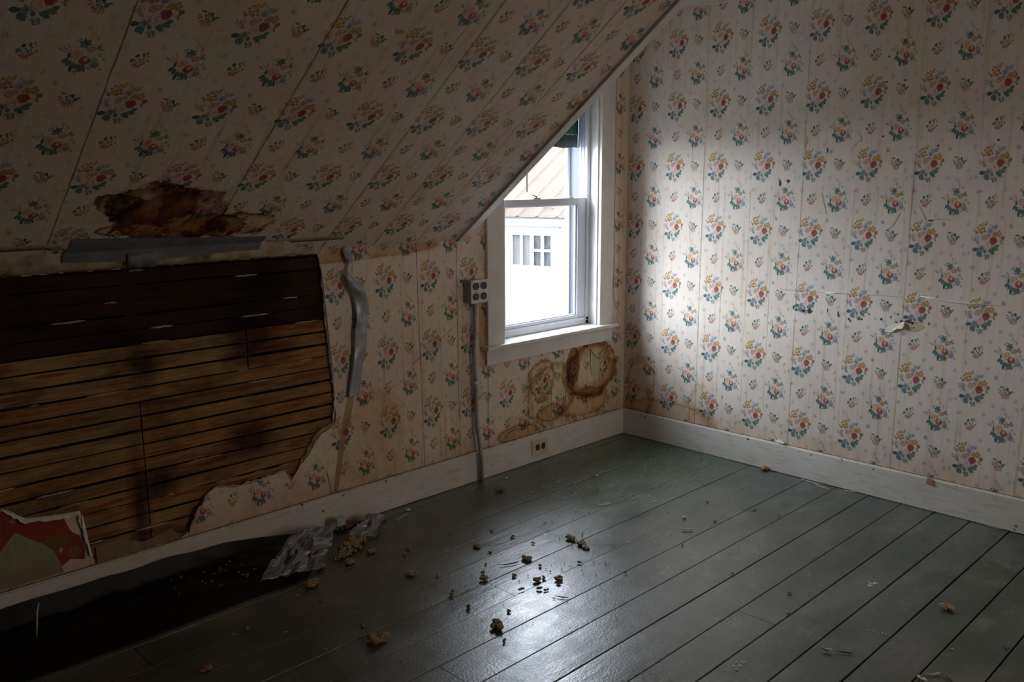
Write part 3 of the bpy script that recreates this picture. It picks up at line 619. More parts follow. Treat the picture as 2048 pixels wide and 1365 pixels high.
WPS = wallpaper('floral_wallpaper_slope', [
    dict(cx=-2.60, cy=.25, rx=.19, ry=.15, seed=1.3, warp=1.5, freq=9, inner=(.60, .38, .17), dark=DK, ring=.96, width=.45, patch=.5),
    dict(cx=-2.68, cy=.33, rx=.15, ry=.115, seed=2.2, warp=1.4, freq=10, inner=(.40, .22, .09), dark=DK, ring=.96, width=.5, patch=.3),
    dict(cx=-2.79, cy=.34, rx=.075, ry=.045, seed=3.2, warp=1.3, freq=14, inner=(.45, .26, .12), dark=DK, ring=.96, width=.5, patch=.2),
    dict(cx=-2.34, cy=.21, rx=.13, ry=.065, seed=4.4, warp=1.5, freq=14, inner=(.88, .76, .55), dark=DK, ring=.95, width=.3, patch=.2),
    dict(cx=-2.45, cy=.20, rx=.14, ry=.07, seed=5.4, warp=1.5, freq=13, inner=(.72, .52, .28), dark=DK, ring=.95, width=.3, patch=.3),
    dict(cx=-2.765, cy=.195, rx=.062, ry=.028, seed=6.1, warp=.35, freq=8, inner=(.92, .82, .62), dark=(.32, .17, .07), ring=.95, width=.35, patch=0)], warm=(.97, .93, .87))
slope = SL.mb.build('ceiling_slope', WPS); tag(slope, kind='structure')
# dormer cheek, flat ceiling, the unseen walls behind the camera
CHK = Surf((XE+.03, 0, 0), (0, -1, 0), (0, 0, 1), (1, 0, 0))
CHK.O = Vector((XE+.040, 0, 0)); CHK.U = Vector((0, 1, 0))
CHK.base([(CEN-.02, ZC), (0, Z0-.01), (0, ZC)])
for i in range(-8, 2):
    for j in range(-1, 6): CHK.tile(.1+i*.251, 1.05+j*.30386, .251, .30386)
tag(CHK.mb.build('wall_dormer_cheek', WPR), kind='structure')
CEIL = simple('ceiling_paper', (.62, .57, .50), .8, var=.08, scale=3)
for nm, a in (('ceiling', (XB, 0.13, YB, .13, ZC, ZC+.02)),): 
    tag(box(nm, CEIL, XB-.02, .02, YB-.02, .12, ZC, ZC+.02, bevel=0), kind='structure')
DIM = simple('plain_faded_wallpaper', (.66, .59, .50), .8, var=.15, scale=4)
b = MB(); b.box(XB-.02, -1.35, YB-.02, YB, 0, ZC); b.box(-.55, .02, YB-.02, YB, 0, ZC); b.box(-1.35, -.55, YB-.02, YB, 0, .72); b.box(-1.35, -.55, YB-.02, YB, 1.98, ZC)
tag(b.build('wall_back', DIM), kind='structure')
fill_win = empty('added_fill_window', (-.95, YB, .72)); tag(fill_win, kind='structure')  # unseen window, added behind the camera to supply fill light
b = MB(); b.box(-1.43, -1.35, YB, YB+.02, .66, 2.06); b.box(-.55, -.47, YB, YB+.02, .66, 2.06); b.box(-1.35, -.55, YB, YB+.02, 1.98, 2.06); b.box(-1.35, -.55, YB, YB+.03, .66, .72); b.box(-1.35, -.55, YB-.02, YB, 1.33, 1.37)
b.build('casing', PAINT, fill_win)  # surround of the added fill window
def fill_film_mat():
    m = bpy.data.materials.new('fill_tint_film'); m.use_nodes = True; nt = m.node_tree; nt.nodes.clear()
    out = N(nt, 'ShaderNodeOutputMaterial'); tr = N(nt, 'ShaderNodeBsdfTransparent'); tr.inputs[0].default_value = FILL_TINT+(1,); nt.links.new(tr.outputs[0], out.inputs[0]); return m  # film that warms and dims the added fill light
b = MB(); b.add([(-1.35, YB-.01, .72), (-.55, YB-.01, .72), (-.55, YB-.01, 1.98), (-1.35, YB-.01, 1.98)], [(0, 1, 2, 3)]); b.build('glass_pane', fill_film_mat(), fill_win)  # tinted pane of the added fill window
tag(box('wall_far_left', DIM, XB-.02, XB, YB, .12, 0, ZC, bevel=0), kind='structure')
b = MB(); b.box(XE, XE+.020, 0, 0, 0, 0); b.v = []; b.f = []; b.m = []; b.c = []; b.uv = []
def sp(s, h, x): return Vector((x, -ct*s-st_*h, Z0+st_*s-ct*h))
vs = [sp(s, h, x) for s in (.004, SMAX) for h in (-.004, .012) for x in (XE-.001, XE+.043)]
b.add(vs, [(0, 1, 3, 2), (4, 6, 7, 5), (0, 4, 5, 1), (2, 3, 7, 6), (0, 2, 6, 4), (1, 5, 7, 3)])
tag(b.build('trim_1', PAINT, bevel=.003), kind='structure')
b = MB(); b.box(-.012, 0, YB, 0, ZC-.012, ZC); tag(b.build('trim_2', PAINT), kind='structure')

# ------------------------------------------------------------------ baseboards
def baseboard(name, pts):
    b = MB(); b.add(pts[0], pts[1]); return tag(b.build(name, BASEPAINT, bevel=.002), kind='structure')
b = MB(); b.box(XB, 0, -.016, 0, 0, .138); b.box(XB, 0, -.010, 0, .138, .141); tag(b.build('baseboard_left', BASEPAINT, bevel=.003), kind='structure')
b = MB(); b.box(-.016, 0, YB, -.016, 0, .138); b.box(-.010, 0, YB, -.010, .138, .141); tag(b.build('baseboard_right', BASEPAINT, bevel=.003), kind='structure')

# ------------------------------------------------------------------ floor boards
b = MB(); RF = random.Random(4)
ys = [0.02, -.077, -.225, -.373, -.521, -.669, -.822, -.966, -1.121, -1.272, -1.42, -1.569, -1.708, -1.851, -2.001, -2.146]
while ys[-1] > YB: ys.append(ys[-1]-.148)
jx = {6: [-1.826], 8: [-2.30], 11: [-1.377], 3: [-2.9], 13: [-3.0], 15: [-2.1], 5: [-3.3]}
for i in range(len(ys)-1):
    y1, y0 = ys[i], ys[i+1]; g = .0005+.00006*i+(.0006 if i > 9 else 0)
    if i in (13, 14, 15): g += .0012
    cup = RF.uniform(-.0007, .0011); tl = RF.uniform(-.0012, .0012); tint = RF.uniform(.85, 1.15); tc_ = (tint*RF.uniform(.97, 1.03), tint, tint*RF.uniform(.97, 1.03))
    xs = [XB]+sorted(jx.get(i, []))+[.02]
    for xa, xb in zip(xs, xs[1:]):
        n = max(2, int((xb-xa)/.16)); vs = []; K = 9; dzp = RF.uniform(-.0008, .0004)
        for q in range(n+1):
            x = xa+.0012+(xb-xa-.0024)*q/n; gg = g*(1+.45*noise.noise(Vector((x*2.3, i*3.7, 0)))); sh = noise.noise(Vector((x*.8, i*1.9, 3)))*.0005
            a_, c_ = y0+gg+sh, y1-gg+sh
            prof = [(a_, -.02), (a_, -.0012), (a_+.0010, -.0002), (a_+.0016, 0), (a_+.0026, 0)]+[(a_+.001+(c_-a_-.002)*k/K, 0) for k in range(1, K)]+[(c_-.0026, 0), (c_-.0016, 0), (c_-.001, -.0002), (c_, -.0012), (c_, -.02)]
            for (yy, zz) in prof:
                f = (yy-a_)/(c_-a_); bow = noise.noise(Vector((x*1.3, i*5.1, 7)))*.0009
                vs.append((x, yy, zz+dzp-(cup*(2*f-1)**2)+tl*(f-.5)+bow-.0012 if zz > -.01 else zz))
        m = len(prof)
        fs = [(q*m+k, q*m+k+1, (q+1)*m+k+1, (q+1)*m+k) for q in range(n) for k in range(m-1)]
        b.add(vs, [f[::-1] for f in fs], tc_)
        b.add(vs[:m], [tuple(range(m))], tc_); b.add(vs[-m:], [tuple(range(m))[::-1]], tc_)
SCUFFS = [((-.985, -.286), (-.815, -.311), .010), ((-.733, -.348), (-.568, -.366), .008), ((-1.111, -.299), (-1.034, -.308), .012), ((-.765, -.254), (-.634, -.239), .007),
 ((-1.143, -.318), (-1.096, -.332), .016), ((-.98, -.295), (-.86, -.31), .006), ((-.936, -1.583), (-.979, -1.626), .004), ((-1.204, -1.931), (-1.181, -1.987), .004), ((-.90, -1.79), (-.85, -1.80), .014), ((-1.70, -1.745), (-1.64, -1.743), .010), ((-.55, -.30), (-.40, -.34), .005), ((-.70, -.42), (-.66, -.50), .006), ((-.62, -.60), (-.50, -.66), .004), ((-.95, -.47), (-.86, -.44), .005)]
def scuff(p, q, wd, c=(10., 9.6, 8.6)):
    wd *= 1.8
    R_ = random.Random(int(p[0]*1e4)); dx, dy = q[0]-p[0], q[1]-p[1]; L = math.hypot(dx, dy); nx_, ny_ = -dy/L, dx/L; t = 0
    while t < 1:
        e = min(1, t+R_.uniform(.04, .2)); w2 = wd*R_.uniform(.3, 1); o_ = R_.uniform(-1, 1)*wd*.8
        a_ = (p[0]+dx*t+nx_*o_, p[1]+dy*t+ny_*o_); b_ = (p[0]+dx*e+nx_*o_, p[1]+dy*e+ny_*o_)
        b.add([(a_[0], a_[1], .0012), ((a_[0]+b_[0])/2+nx_*w2/2, (a_[1]+b_[1])/2+ny_*w2/2, .0012), (b_[0], b_[1], .0012), ((a_[0]+b_[0])/2-nx_*w2/2, (a_[1]+b_[1])/2-ny_*w2/2, .0012)], [(3, 2, 1, 0)], c)
        t = e+R_.uniform(0, .06)
for p_, q_, w_ in SCUFFS: scuff(p_, q_, w_)
b.add([(XB, YB, -.02), (.02, YB, -.02), (.02, .03, -.02), (XB, .03, -.02)], [(0, 1, 2, 3)], (.08, .07, .06))
floor = b.build('floor', FLOORM); tag(floor, kind='structure')
for f in floor.data.polygons: f.use_smooth = abs(f.normal.z) > .7

# ------------------------------------------------------------------ window
win = empty('window_1', (-.59, 0, .645)); tag(win, kind='structure')
XL, XR = -.940, -.235
box('casing', PAINT, -1.055, -.946, -.020, 0, .645, 2.09, win, .002)
box('casing', PAINT, -.240, -.135, -.020, 0, .645, 2.09, win, .002)
box('casing', PAINT, -1.075, -.115, -.024, 0, 1.985, 2.10, win, .002)
box('stool', PAINT, -1.085, -.118, -.052, .066, .626, .646, win, .004)
box('apron', PAINT, -1.062, -.133, -.019, 0, .552, .626, win, .002)
box('jamb', PAINT, -.235, -.205, -.012, .14, .60, 2.0, win, .001)
box('jamb', PAINT, -.97, -.940, -.012, .14, .60, 2.0, win, .001)
box('jamb', PAINT, -.97, -.205, -.012, .14, 1.985, 2.01, win, .001)
box('stop_bead', PAINT, -.247, -.235, .000, .014, .646, 1.985, win, .002)
box('stop_bead', PAINT, -.941, -.929, .000, .014, .646, 1.985, win, .002)
# vinyl frame
b = MB()
for x0, x1 in ((-.258, -.235), (-.940, -.917)):
    b.box(x0, x1, .064, .070, .646, 1.985); b.box(x0+.012*(x1 > -.5), x1-.012*(x1 < -.5), .100, .104, .646, 1.985)
    xo = x1-.004 if x1 > -.5 else x0; b.box(xo, xo+.004, .066, .136, .646, 1.985)
b.box(-.94, -.235, .064, .138, .646, .668); b.box(-.94, -.235, .064, .138, 1.965, 1.985); b.box(-.94, -.235, .064, .070, .668, .684)
b.build('window_frame', VINYL, win, bevel=.0015)
def sash(x0, x1, z0, z1, y0, y1, sw, bw, tw):
    b = MB()
    b.box(x0, x0+sw, y0, y1, z0, z1); b.box(x1-sw, x1, y0, y1, z0, z1); b.box(x0+sw, x1-sw, y0, y1, z0, z0+bw); b.box(x0+sw, x1-sw, y0, y1, z1-tw, z1)
    gb = .010 if sw > .02 else .004
    b.box(x0+sw, x0+sw+gb, y0+.008, y1-.008, z0+bw, z1-tw); b.box(x1-sw-gb, x1-sw, y0+.008, y1-.008, z0+bw, z1-tw)
    b.box(x0+sw, x1-sw, y0+.008, y1-.008, z0+bw, z0+bw+.006); b.box(x0+sw, x1-sw, y0+.008, y1-.008, z1-tw-.004, z1-tw)
    return b.build('sash', VINYL, win, bevel=.0018)
lo = sash(-.926, -.249, .680, 1.318, .071, .098, .072, .022, .036)
up = sash(-.938, -.237, 1.283, 1.972, .105, .130, .010, .030, .030)
def glass_mat():
    m = bpy.data.materials.new('dusty_window_glass'); m.use_nodes = True; nt = m.node_tree; nt.nodes.clear()
    out = N(nt, 'ShaderNodeOutputMaterial'); tr = N(nt, 'ShaderNodeBsdfTransparent'); tr.inputs[0].default_value = (.94, .95, .95, 1)
    gl = N(nt, 'ShaderNodeBsdfGlossy'); gl.inputs['Roughness'].default_value = .02; lw = N(nt, 'ShaderNodeLayerWeight'); lw.inputs[0].default_value = .5
    df = N(nt, 'ShaderNodeBsdfTranslucent'); df.inputs[0].default_value = (.85, .85, .85, 1)
    t = N(nt, 'ShaderNodeTexCoord').outputs['Object']
    mx0 = N(nt, 'ShaderNodeMixShader'); nt.links.new(ramp(nt, noisen(nt, t, 3, 5), [(.3, .004), (.7, .016)]), mx0.inputs[0]); nt.links.new(tr.outputs[0], mx0.inputs[1]); nt.links.new(df.outputs[0], mx0.inputs[2])
    mx1 = N(nt, 'ShaderNodeMixShader'); nt.links.new(mathn(nt, 'MULTIPLY_ADD', mathn(nt, 'POWER', lw.outputs['Facing'], 5.), .94, .05), mx1.inputs[0]); nt.links.new(mx0.outputs[0], mx1.inputs[1]); nt.links.new(gl.outputs[0], mx1.inputs[2])
    nt.links.new(mx1.outputs[0], out.inputs[0]); return m
GLASS = glass_mat()
def pane(x0, x1, y, z0, z1, par):
    b = MB(); b.add([(x0, y, z0), (x1, y, z0), (x1, y, z1), (x0, y, z1)], [(0, 1, 2, 3)]); o = b.build('glass_pane', GLASS, par, loc=(0, 0, 0)); return o
pane(-.86, -.315, .084, .70, 1.284, lo); pane(-.925, -.250, .117, 1.31, 1.945, up)
b = MB(); b.box(-.65, -.60, .074, .094, 1.318, 1.324); b.tube([(-.625, .084, 1.322), (-.625, .084, 1.332)], .008, 10); b.tube([(-.625, .084, 1.331), (-.66, .082, 1.338)], [.005, .003], 8); b.box(-.64, -.60, .100, .112, 1.320, 1.330)
b.build('sash_lock', BRASS, win)
b = MB(); b.box(-.385, -.350, .076, .090, 1.318, 1.324); b.box(-.378, -.372, .078, .088, 1.324, 1.330); b.build('tilt_latch', BRASS, win)
# exterior reveal boards and sill
b = MB(); b.box(-.235, -.150, .139, .232, .60, 2.05); b.box(-1.03, -.940, .139, .232, .60, 2.05); b.box(-1.03, -.15, .139, .232, 1.985, 2.08); b.box(-1.03, -.15, .139, .26, .56, .645)
b.build('exterior_casing', EXTTRIM, win, bevel=.001)
b = MB(); b.box(-.255, -.235, .205, .222, .645, 1.985); b.box(-.940, -.920, .205, .222, .645, 1.985); b.build('storm_frame', VINYL, win, bevel=.001)
# outer shell of this house around the opening (keeps daylight to the window)
SID = simple('own_white_siding', (.7, .7, .68), .6, var=.04)
sh = MB(); sh.box(XB-.02, -1.0, .126, .139, -2.9, 2.4); sh.box(-.18, .35, .126, .139, -2.9, 2.4); sh.box(-1.0, -.18, .126, .139, -2.9, .62); sh.box(-1.0, -.18, .126, .139, 2.0, 2.4)
tag(sh.build('wall_exterior', SID), kind='structure')
tag(box('wall_exterior_end', SID, .02, .03, YB, .139, -2.9, 2.4, bevel=0), kind='structure')

# green fabric shade hanging outside the upper sash
GREENF = simple('dark_green_fabric', (.012, .11, .072), .9, var=.25, scale=60, stretch=(3, 3, .4), bstr=.3)
b = MB(); vs = []; n = 150
for i in range(n+1):
    x = -.936+.698*i/n; f = noise.noise(Vector((x*60, 0, 0))); a_ = .0045*math.sin(x*170)+.003*f
    vs += [(x, .150+a_*.4, 1.975), (x, .149+a_, 1.75), (x, .149+a_*1.2, 1.640)]
b.add(vs, [(i*3+k, (i+1)*3+k, (i+1)*3+k+1, i*3+k+1) for i in range(n) for k in range(2)])
shade = empty('window_shade', (-.59, .16, 1.97)); tag(shade, 'dark green pleated fabric shade hanging across the upper part of the window', 'window shade')
o = b.build('fabric', GREENF, shade, smooth=True); md = o.modifiers.new('t', 'SOLIDIFY'); md.thickness = .0015
HEM = simple('dark_green_grey_hem', (.035, .075, .065), .9, var=.35, scale=50, stretch=(4, 1, .3), bstr=.4)
b = MB(); vs = []; n = 200
for i in range(n+1):
    x = -.936+.698*i/n; a_ = .004*math.sin(x*330)
    vs += [(x, .149+a_*.3, 1.643), (x, .149+a_, 1.61), (x, .150+a_*1.4, 1.575+.003*math.sin(x*41))]
b.add(vs, [(i*3+k, (i+1)*3+k, (i+1)*3+k+1, i*3+k+1) for i in range(n) for k in range(2)])
o = b.build('hem', HEM, shade, smooth=True); md = o.modifiers.new('t', 'SOLIDIFY'); md.thickness = .0015
b = MB(); b.tube([(-.936, .147, 1.643), (-.239, .147, 1.643)], .003, 6); b.build('hem_cord', CORD, shade)
b = MB(); b.tube([(-.613, .158, 1.58), (-.613, .158, 1.35)], .0022, 6); b.tube([(-.613, .158, 1.46), (-.613, .158, 1.352)], .0038, 8); b.build('pull_rod', DARK, shade)

# ------------------------------------------------------------------ pull cord and cleat beside the window
cordt = empty('blind_cord', (-.118, -.012, 1.9)); tag(cordt, 'thin white cord hanging beside the right window casing, knotted and looped below', 'cord')
b = MB(); pts = []
for x, z in ((-.122, 2.02), (-.121, 1.75), (-.119, 1.45), (-.117, 1.1), (-.116, .88), (-.112, .85), (-.118, .82), (-.109, .79), (-.101, .74), (-.096, .68), (-.100, .62), (-.112, .56), (-.124, .535), (-.136, .545), (-.142, .58)): pts.append((x, -.012 if z > .7 else -.058, z))
b.tube(pts, .0021, 7); b.tube([(-.098, -.058, .70), (-.104, -.058, .62), (-.118, -.060, .56), (-.130, -.058, .60)], .002, 6); b.build('cord', CORD, cordt, smooth=True)
b = MB(); b.box(-.131, -.107, -.012, -.001, .845, .875); b.tube([(-.118, -.014, .885), (-.120, -.018, .835)], [.006, .008], 8); b.tube([(-.136, -.010, .87), (-.112, -.014, .862), (-.098, -.010, .868)], [.003, .006, .003], 8)
b.build('cleat', CORD, cordt, bevel=.001)
patchmesh('torn_paper', LW, [(-.128, .78), (-.095, .80), (-.092, .83), (-.105, .85), (-.125, .84)], [.002, .006, .008, .004, .002, .004], CREAM, wall_left)

# ------------------------------------------------------------------ surface outlet box and conduit
def receptacle(par, cx, cz, Y, s=1., horiz=False, mtl=BROWNPL):
    b = MB(); n = 20; vs = []
    for dy in (0, -.003):
        for k in range(n):
            a = 2*PI*k/n; px, pz = .0165*math.cos(a)*s, .0165*math.sin(a)*s
            if horiz: px = max(-.0125*s, min(.0125*s, px))
            else: pz = max(-.0142*s, min(.0142*s, pz))
            vs.append((cx+px, Y+dy, cz+pz))
    b.add(vs, [tuple(range(n, 2*n))]+[(k, (k+1) % n, n+(k+1) % n, n+k) for k in range(n)])
    o = b.build('receptacle', mtl, par)
    b = MB()
    for k in (-1, 1):
        if horiz: b.box(cx-.004*s, cx+.004*s, Y-.0040, Y-.0028, cz+k*.006*s-.001, cz+k*.006*s+.001)
        else: b.box(cx+k*.006*s-.001, cx+k*.006*s+.001, Y-.0040, Y-.0028, cz-.004*s, cz+.004*s)
    sl = b.build('contact_slots', STEEL if mtl is BROWNPL else DARK, o, loc=(0, 0, 0))
    sl.matrix_parent_inverse = Matrix.Identity(4)
    return o
bx = empty('outlet_box', (-1.138, 0, .915)); tag(bx, 'grey metal surface outlet box with four dark sockets beside the window casing', 'outlet box')
box('box_body', STEEL, -1.188, -1.086, -.048, 0, .862, .966, bx, .006)
box('cover_plate', PLATE, -1.189, -1.085, -.053, -.048, .861, .968, bx, .002)
for x in (-1.161, -1.113):
    for z in (.940, .892): receptacle(bx, x, z, -.053, 1.12)
for x, z in ((-1.161, .916), (-1.113, .916), (-1.183, .962), (-1.091, .867)):
    b = MB(); b.tube([(x, -.053, z), (x, -.0555, z)], .0025, 8); b.build('screw', STEEL, bx)
cd = empty('electrical_conduit', (-1.14, -.025, 0)); tag(cd, 'bent grey metal conduit running down the wall from the outlet box', 'conduit')
b = MB(); b.tube([(-1.139, -.022, .862), (-1.139, -.022, .80), (-1.140, -.022, .713), (-1.149, -.022, .64), (-1.146, -.022, .56), (-1.139, -.022, .484), (-1.139, -.022, .36), (-1.138, -.026, .27), (-1.130, -.034, .19), (-1.124, -.036, .12), (-1.122, -.036, .002)], .0105, 14); b.build('pipe', STEEL, cd, smooth=True)
b = MB(); b.tube([(-1.139, -.022, .861), (-1.139, -.022, .845)], .015, 14); b.build('connector', STEEL, cd)
b = MB(); b.box(-1.155, -1.118, -.036, -.0, .478, .492); b.tube([(-1.12, -.034, .485), (-1.12, -.040, .485)], .006, 8); b.build('strap', PLATE, cd, bevel=.002)
wo_ = empty('wall_outlet', (-.70, -.016, .075)); tag(wo_, 'ivory outlet plate with two brown sockets set sideways in the baseboard', 'outlet')
box('cover_plate', IVORY, -.760, -.642, -.022, -.0155, .036, .114, wo_, .002)
for x in (-.722, -.680): receptacle(wo_, x, .075, -.022, 1.0, True)
b = MB(); b.tube([(-.701, -.022, .075), (-.701, -.0238, .075)], .003, 8); b.build('screw', IVORY, wo_)

# ------------------------------------------------------------------ duct tape
def ribbon(name, rows, mtl, parent=None, thick=.0006, smooth=True):
    """rows: list of (list of points across)"""
    b = MB(); k = len(rows[0]); b.add([p for r_ in rows for p in r_], [(i*k+j, (i+1)*k+j, (i+1)*k+j+1, i*k+j+1) for i in range(len(rows)-1) for j in range(k-1)])
    o = b.build(name, mtl, parent, smooth=smooth)
    md = o.modifiers.new('t', 'SOLIDIFY'); md.thickness = thick; md.offset = 0
    return o
def cr(pts, n):   # Catmull-Rom
    out = []; P = [pts[0]]+list(pts)+[pts[-1]]
    for i in range(1, len(P)-2):
        for q in range(n):
            t = q/n; a, b_, c_, d_ = P[i-1], P[i], P[i+1], P[i+2]
            out.append(tuple(.5*((2*b_[k])+(-a[k]+c_[k])*t+(2*a[k]-5*b_[k]+4*c_[k]-d_[k])*t*t+(-a[k]+3*b_[k]-3*c_[k]+d_[k])*t**3) for k in range(len(a))))
    out.append(tuple(pts[-1])); return out
# (x_left, x_right, z, lift_left, lift_right) down the hanging strip
prof = [(-1.832, -1.800, 1.158, .004, .003), (-1.838, -1.792, 1.125, .020, .004), (-1.815, -1.800, 1.08, .040, .018), (-1.838, -1.805, 1.045, .038, .012), (-1.828, -1.775, 1.00, .022, .030), (-1.805, -1.745, .955, .010, .032), (-1.795, -1.728, .91, .014, .020), (-1.793, -1.733, .86, .022, .010), (-1.803, -1.740, .80, .018, .014), (-1.806, -1.745, .74, .012, .018), (-1.815, -1.757, .68, .018, .010), (-1.826, -1.772, .62, .014, .012), (-1.838, -1.782, .56, .010, .014), (-1.842, -1.786, .540, .010, .012)]
rows = []
for q in cr(prof, 6):
    xl, xr, z, a, c_ = q; row = []
    for j in range(7):
        f = j/6; wv = .006*noise.noise(Vector((f*2.3, z*22, 1.)))
        row.append((xl+(xr-xl)*f, -(a+(c_-a)*f)-.004*math.sin(PI*f)-abs(wv), z+.004*noise.noise(Vector((f*3, z*9, 5)))))
    rows.append(row)
o = ribbon('duct_tape', rows, TAPE); tag(o, 'twisted silver duct tape strip hanging on the papered wall beside the hole', 'tape')
rows = []
for i in range(41):
    f = i/40; x = -2.885+f*.672; s0 = .163-.045*f; wv = .002*noise.noise(Vector((x*12, 0, 0))); s1 = .118-.020*f
    rows.append([SL.P(x, s0, .0014), SL.P(x, (s0+s1)/2, .003+abs(wv)), SL.P(x, s1, .003+abs(wv)), Vector((x-.01, -.072, 1.2005-.001)), Vector((x-.012, -.066+wv, 1.186)), Vector((x-.012, -.056+wv, 1.165-.006*math.sin(x*9)))])
o = ribbon('duct_tape', rows, TAPEOLD, smooth=False); tag(o, 'long dull grey tape strip stuck along the ceiling fold above the hole', 'tape')
rows = [[Vector((-2.70+.012*i, -.070+.004*math.sin(i), 1.188)), Vector((-2.70+.013*i, -.066, 1.165-.003*(i % 2))), Vector((-2.70+.0125*i, -.058, 1.140+.006*math.sin(i*1.7)))] for i in range(9)]
o = ribbon('duct_tape', rows, TAPEOLD); tag(o, 'short torn flap of grey tape hanging under the long strip over the hole', 'tape')
for x0, x1, s0, lbl in ((-2.20, -1.86, .075, 'faint brown tape strip along the ceiling fold right of the grey strip'), (-3.4, -2.92, .12, 'faded brown tape strip along the ceiling fold at the left edge')):
    rows = [[SL.P(x0+(x1-x0)*i/12, s0+.018, .0012), SL.P(x0+(x1-x0)*i/12, s0-.008, .0016)] for i in range(13)]
    o = ribbon('old_tape', rows, simple('old_brown_tape', (.30, .24, .17), .6, var=.1), thick=.0004); tag(o, lbl, 'tape')

# ------------------------------------------------------------------ black plastic sheet along the wall
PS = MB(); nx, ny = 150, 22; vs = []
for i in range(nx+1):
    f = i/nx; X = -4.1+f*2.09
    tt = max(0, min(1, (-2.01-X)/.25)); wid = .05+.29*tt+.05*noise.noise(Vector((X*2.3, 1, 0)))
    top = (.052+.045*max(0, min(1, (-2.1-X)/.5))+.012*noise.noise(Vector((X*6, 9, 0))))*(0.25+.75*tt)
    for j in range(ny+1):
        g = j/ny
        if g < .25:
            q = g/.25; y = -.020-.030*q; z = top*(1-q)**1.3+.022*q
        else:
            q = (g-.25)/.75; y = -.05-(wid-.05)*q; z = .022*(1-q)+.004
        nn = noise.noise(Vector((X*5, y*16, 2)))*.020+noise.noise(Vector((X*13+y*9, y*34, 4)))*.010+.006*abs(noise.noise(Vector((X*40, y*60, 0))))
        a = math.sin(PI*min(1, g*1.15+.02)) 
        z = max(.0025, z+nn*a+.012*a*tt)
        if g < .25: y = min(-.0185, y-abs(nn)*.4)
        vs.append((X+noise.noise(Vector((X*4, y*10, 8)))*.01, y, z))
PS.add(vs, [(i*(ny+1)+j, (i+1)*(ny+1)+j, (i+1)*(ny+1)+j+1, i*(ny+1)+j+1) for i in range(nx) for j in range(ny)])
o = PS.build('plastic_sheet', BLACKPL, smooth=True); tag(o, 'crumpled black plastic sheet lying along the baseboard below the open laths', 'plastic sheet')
def crumple(name, quad, n, m, amp, mtl, seed, label, fr=9):
    A, B, C_, D = [Vector(q) for q in quad]; vs = []
    for i in range(n+1):
        for j in range(m+1):
            u_, v_ = i/n, j/m; p = (A*(1-u_)+B*u_)*(1-v_)+(D*(1-u_)+C_*u_)*v_
            e = noise.noise(Vector((u_*fr*.5+seed, v_*fr*.7, seed)))*amp*.8+abs(noise.noise(Vector((u_*fr*1.3+v_*4, v_*fr, seed+3))))*amp
            e *= .6+.8*min(1, abs(u_-.45)<.2)
            edge = .35+.65*math.sin(PI*min(max(v_, .05), .95)); q = p+Vector((noise.noise(Vector((v_*7, u_*3, seed)))*.014, noise.noise(Vector((u_*7, v_*3, seed+5)))*.012, 0))
            q.z = max(.006, p.z+e*edge); vs.append(q)
    b = MB(); b.add(vs, [(i*(m+1)+j, (i+1)*(m+1)+j, (i+1)*(m+1)+j+1, i*(m+1)+j+1) for i in range(n) for j in range(m)])
    o = b.build(name, mtl); md = o.modifiers.new('t', 'SOLIDIFY'); md.thickness = .0008; md.offset = 0
    return tag(o, label, 'plastic')
crumple('plastic_scrap', ((-2.43, -.300, .03), (-2.20, -.13, .085), (-1.985, -.125, .075), (-2.20, -.33, .012)), 30, 14, .030, GREYSHEENPL, 2, 'crumpled plastic, painted grey for window sheen, folded over the end of the black sheet')  # lighter than the black sheet to paint in the window reflection
crumple('plastic_scrap', ((-1.975, -.175, .022), (-1.82, -.095, .055), (-1.745, -.12, .030), (-1.88, -.225, .008)), 16, 8, .022, GREYSHEENPL, 6, 'smaller grey plastic scrap ending in a point near the baseboard', 6)
b = MB(); b.tube([(-1.722, -.135, .004), (-1.705, -.15, .012), (-1.688, -.165, .026), (-1.672, -.176, .034)], [.004, .003, .0025, .001], 6); tag(b.build('paper_sliver', CREAM, smooth=True), 'thin pale curled paper sliver at the tip of the grey plastic', 'paper')
b = MB(); b.tube([(-3.085, -.13, .128), (-3.093, -.13, .10), (-3.098, -.133, .06), (-3.105, -.14, .022)], [.0015, .0022, .0022, .001], 6); tag(b.build('plastic_edge_glint', WHITECRUMB, smooth=True), 'pale sliver standing in for a glint on the black plastic at the left edge', 'sliver')  # glint on the plastic edge, made as a white sliver

# ------------------------------------------------------------------ debris
def chunk_mesh(name, size, mtl, seed, flat=.45, lumps=9, sub=1):
    R = random.Random(seed); bm = bmesh.new()
    for k in range(lumps):
        a = R.uniform(0, 2*PI); rr = size*.38*math.sqrt(R.random()); rad = size*R.uniform(.16, .30)
        ret = bmesh.ops.create_icosphere(bm, subdivisions=sub+1, radius=rad)
        off = Vector((rr*math.cos(a)*1.25, rr*math.sin(a)*.8, rad*.6*flat+R.uniform(0, size*.12)))
        for v in ret['verts']:
            nn = noise.noise(v.co*(2.4/rad)+Vector((seed, k, 0)))
            v.co = v.co*(1+.55*nn); v.co.z *= flat*1.4; v.co += off
    mz = min(v.co.z for v in bm.verts)
    for v in bm.verts: v.co.z -= mz
    me = bpy.data.meshes.new(name); bm.to_mesh(me); bm.free(); me.materials.append(mtl); return me
def put(name, me, x, y, rot, label, cat, group=None, z=0.0002, s=1.):
    o = bpy.data.objects.new(name, me); col.objects.link(o); o.location = (x, y, z); o.rotation_euler = (0, 0, rot); o.scale = (s, s, s)
    return tag(o, label, cat, group)
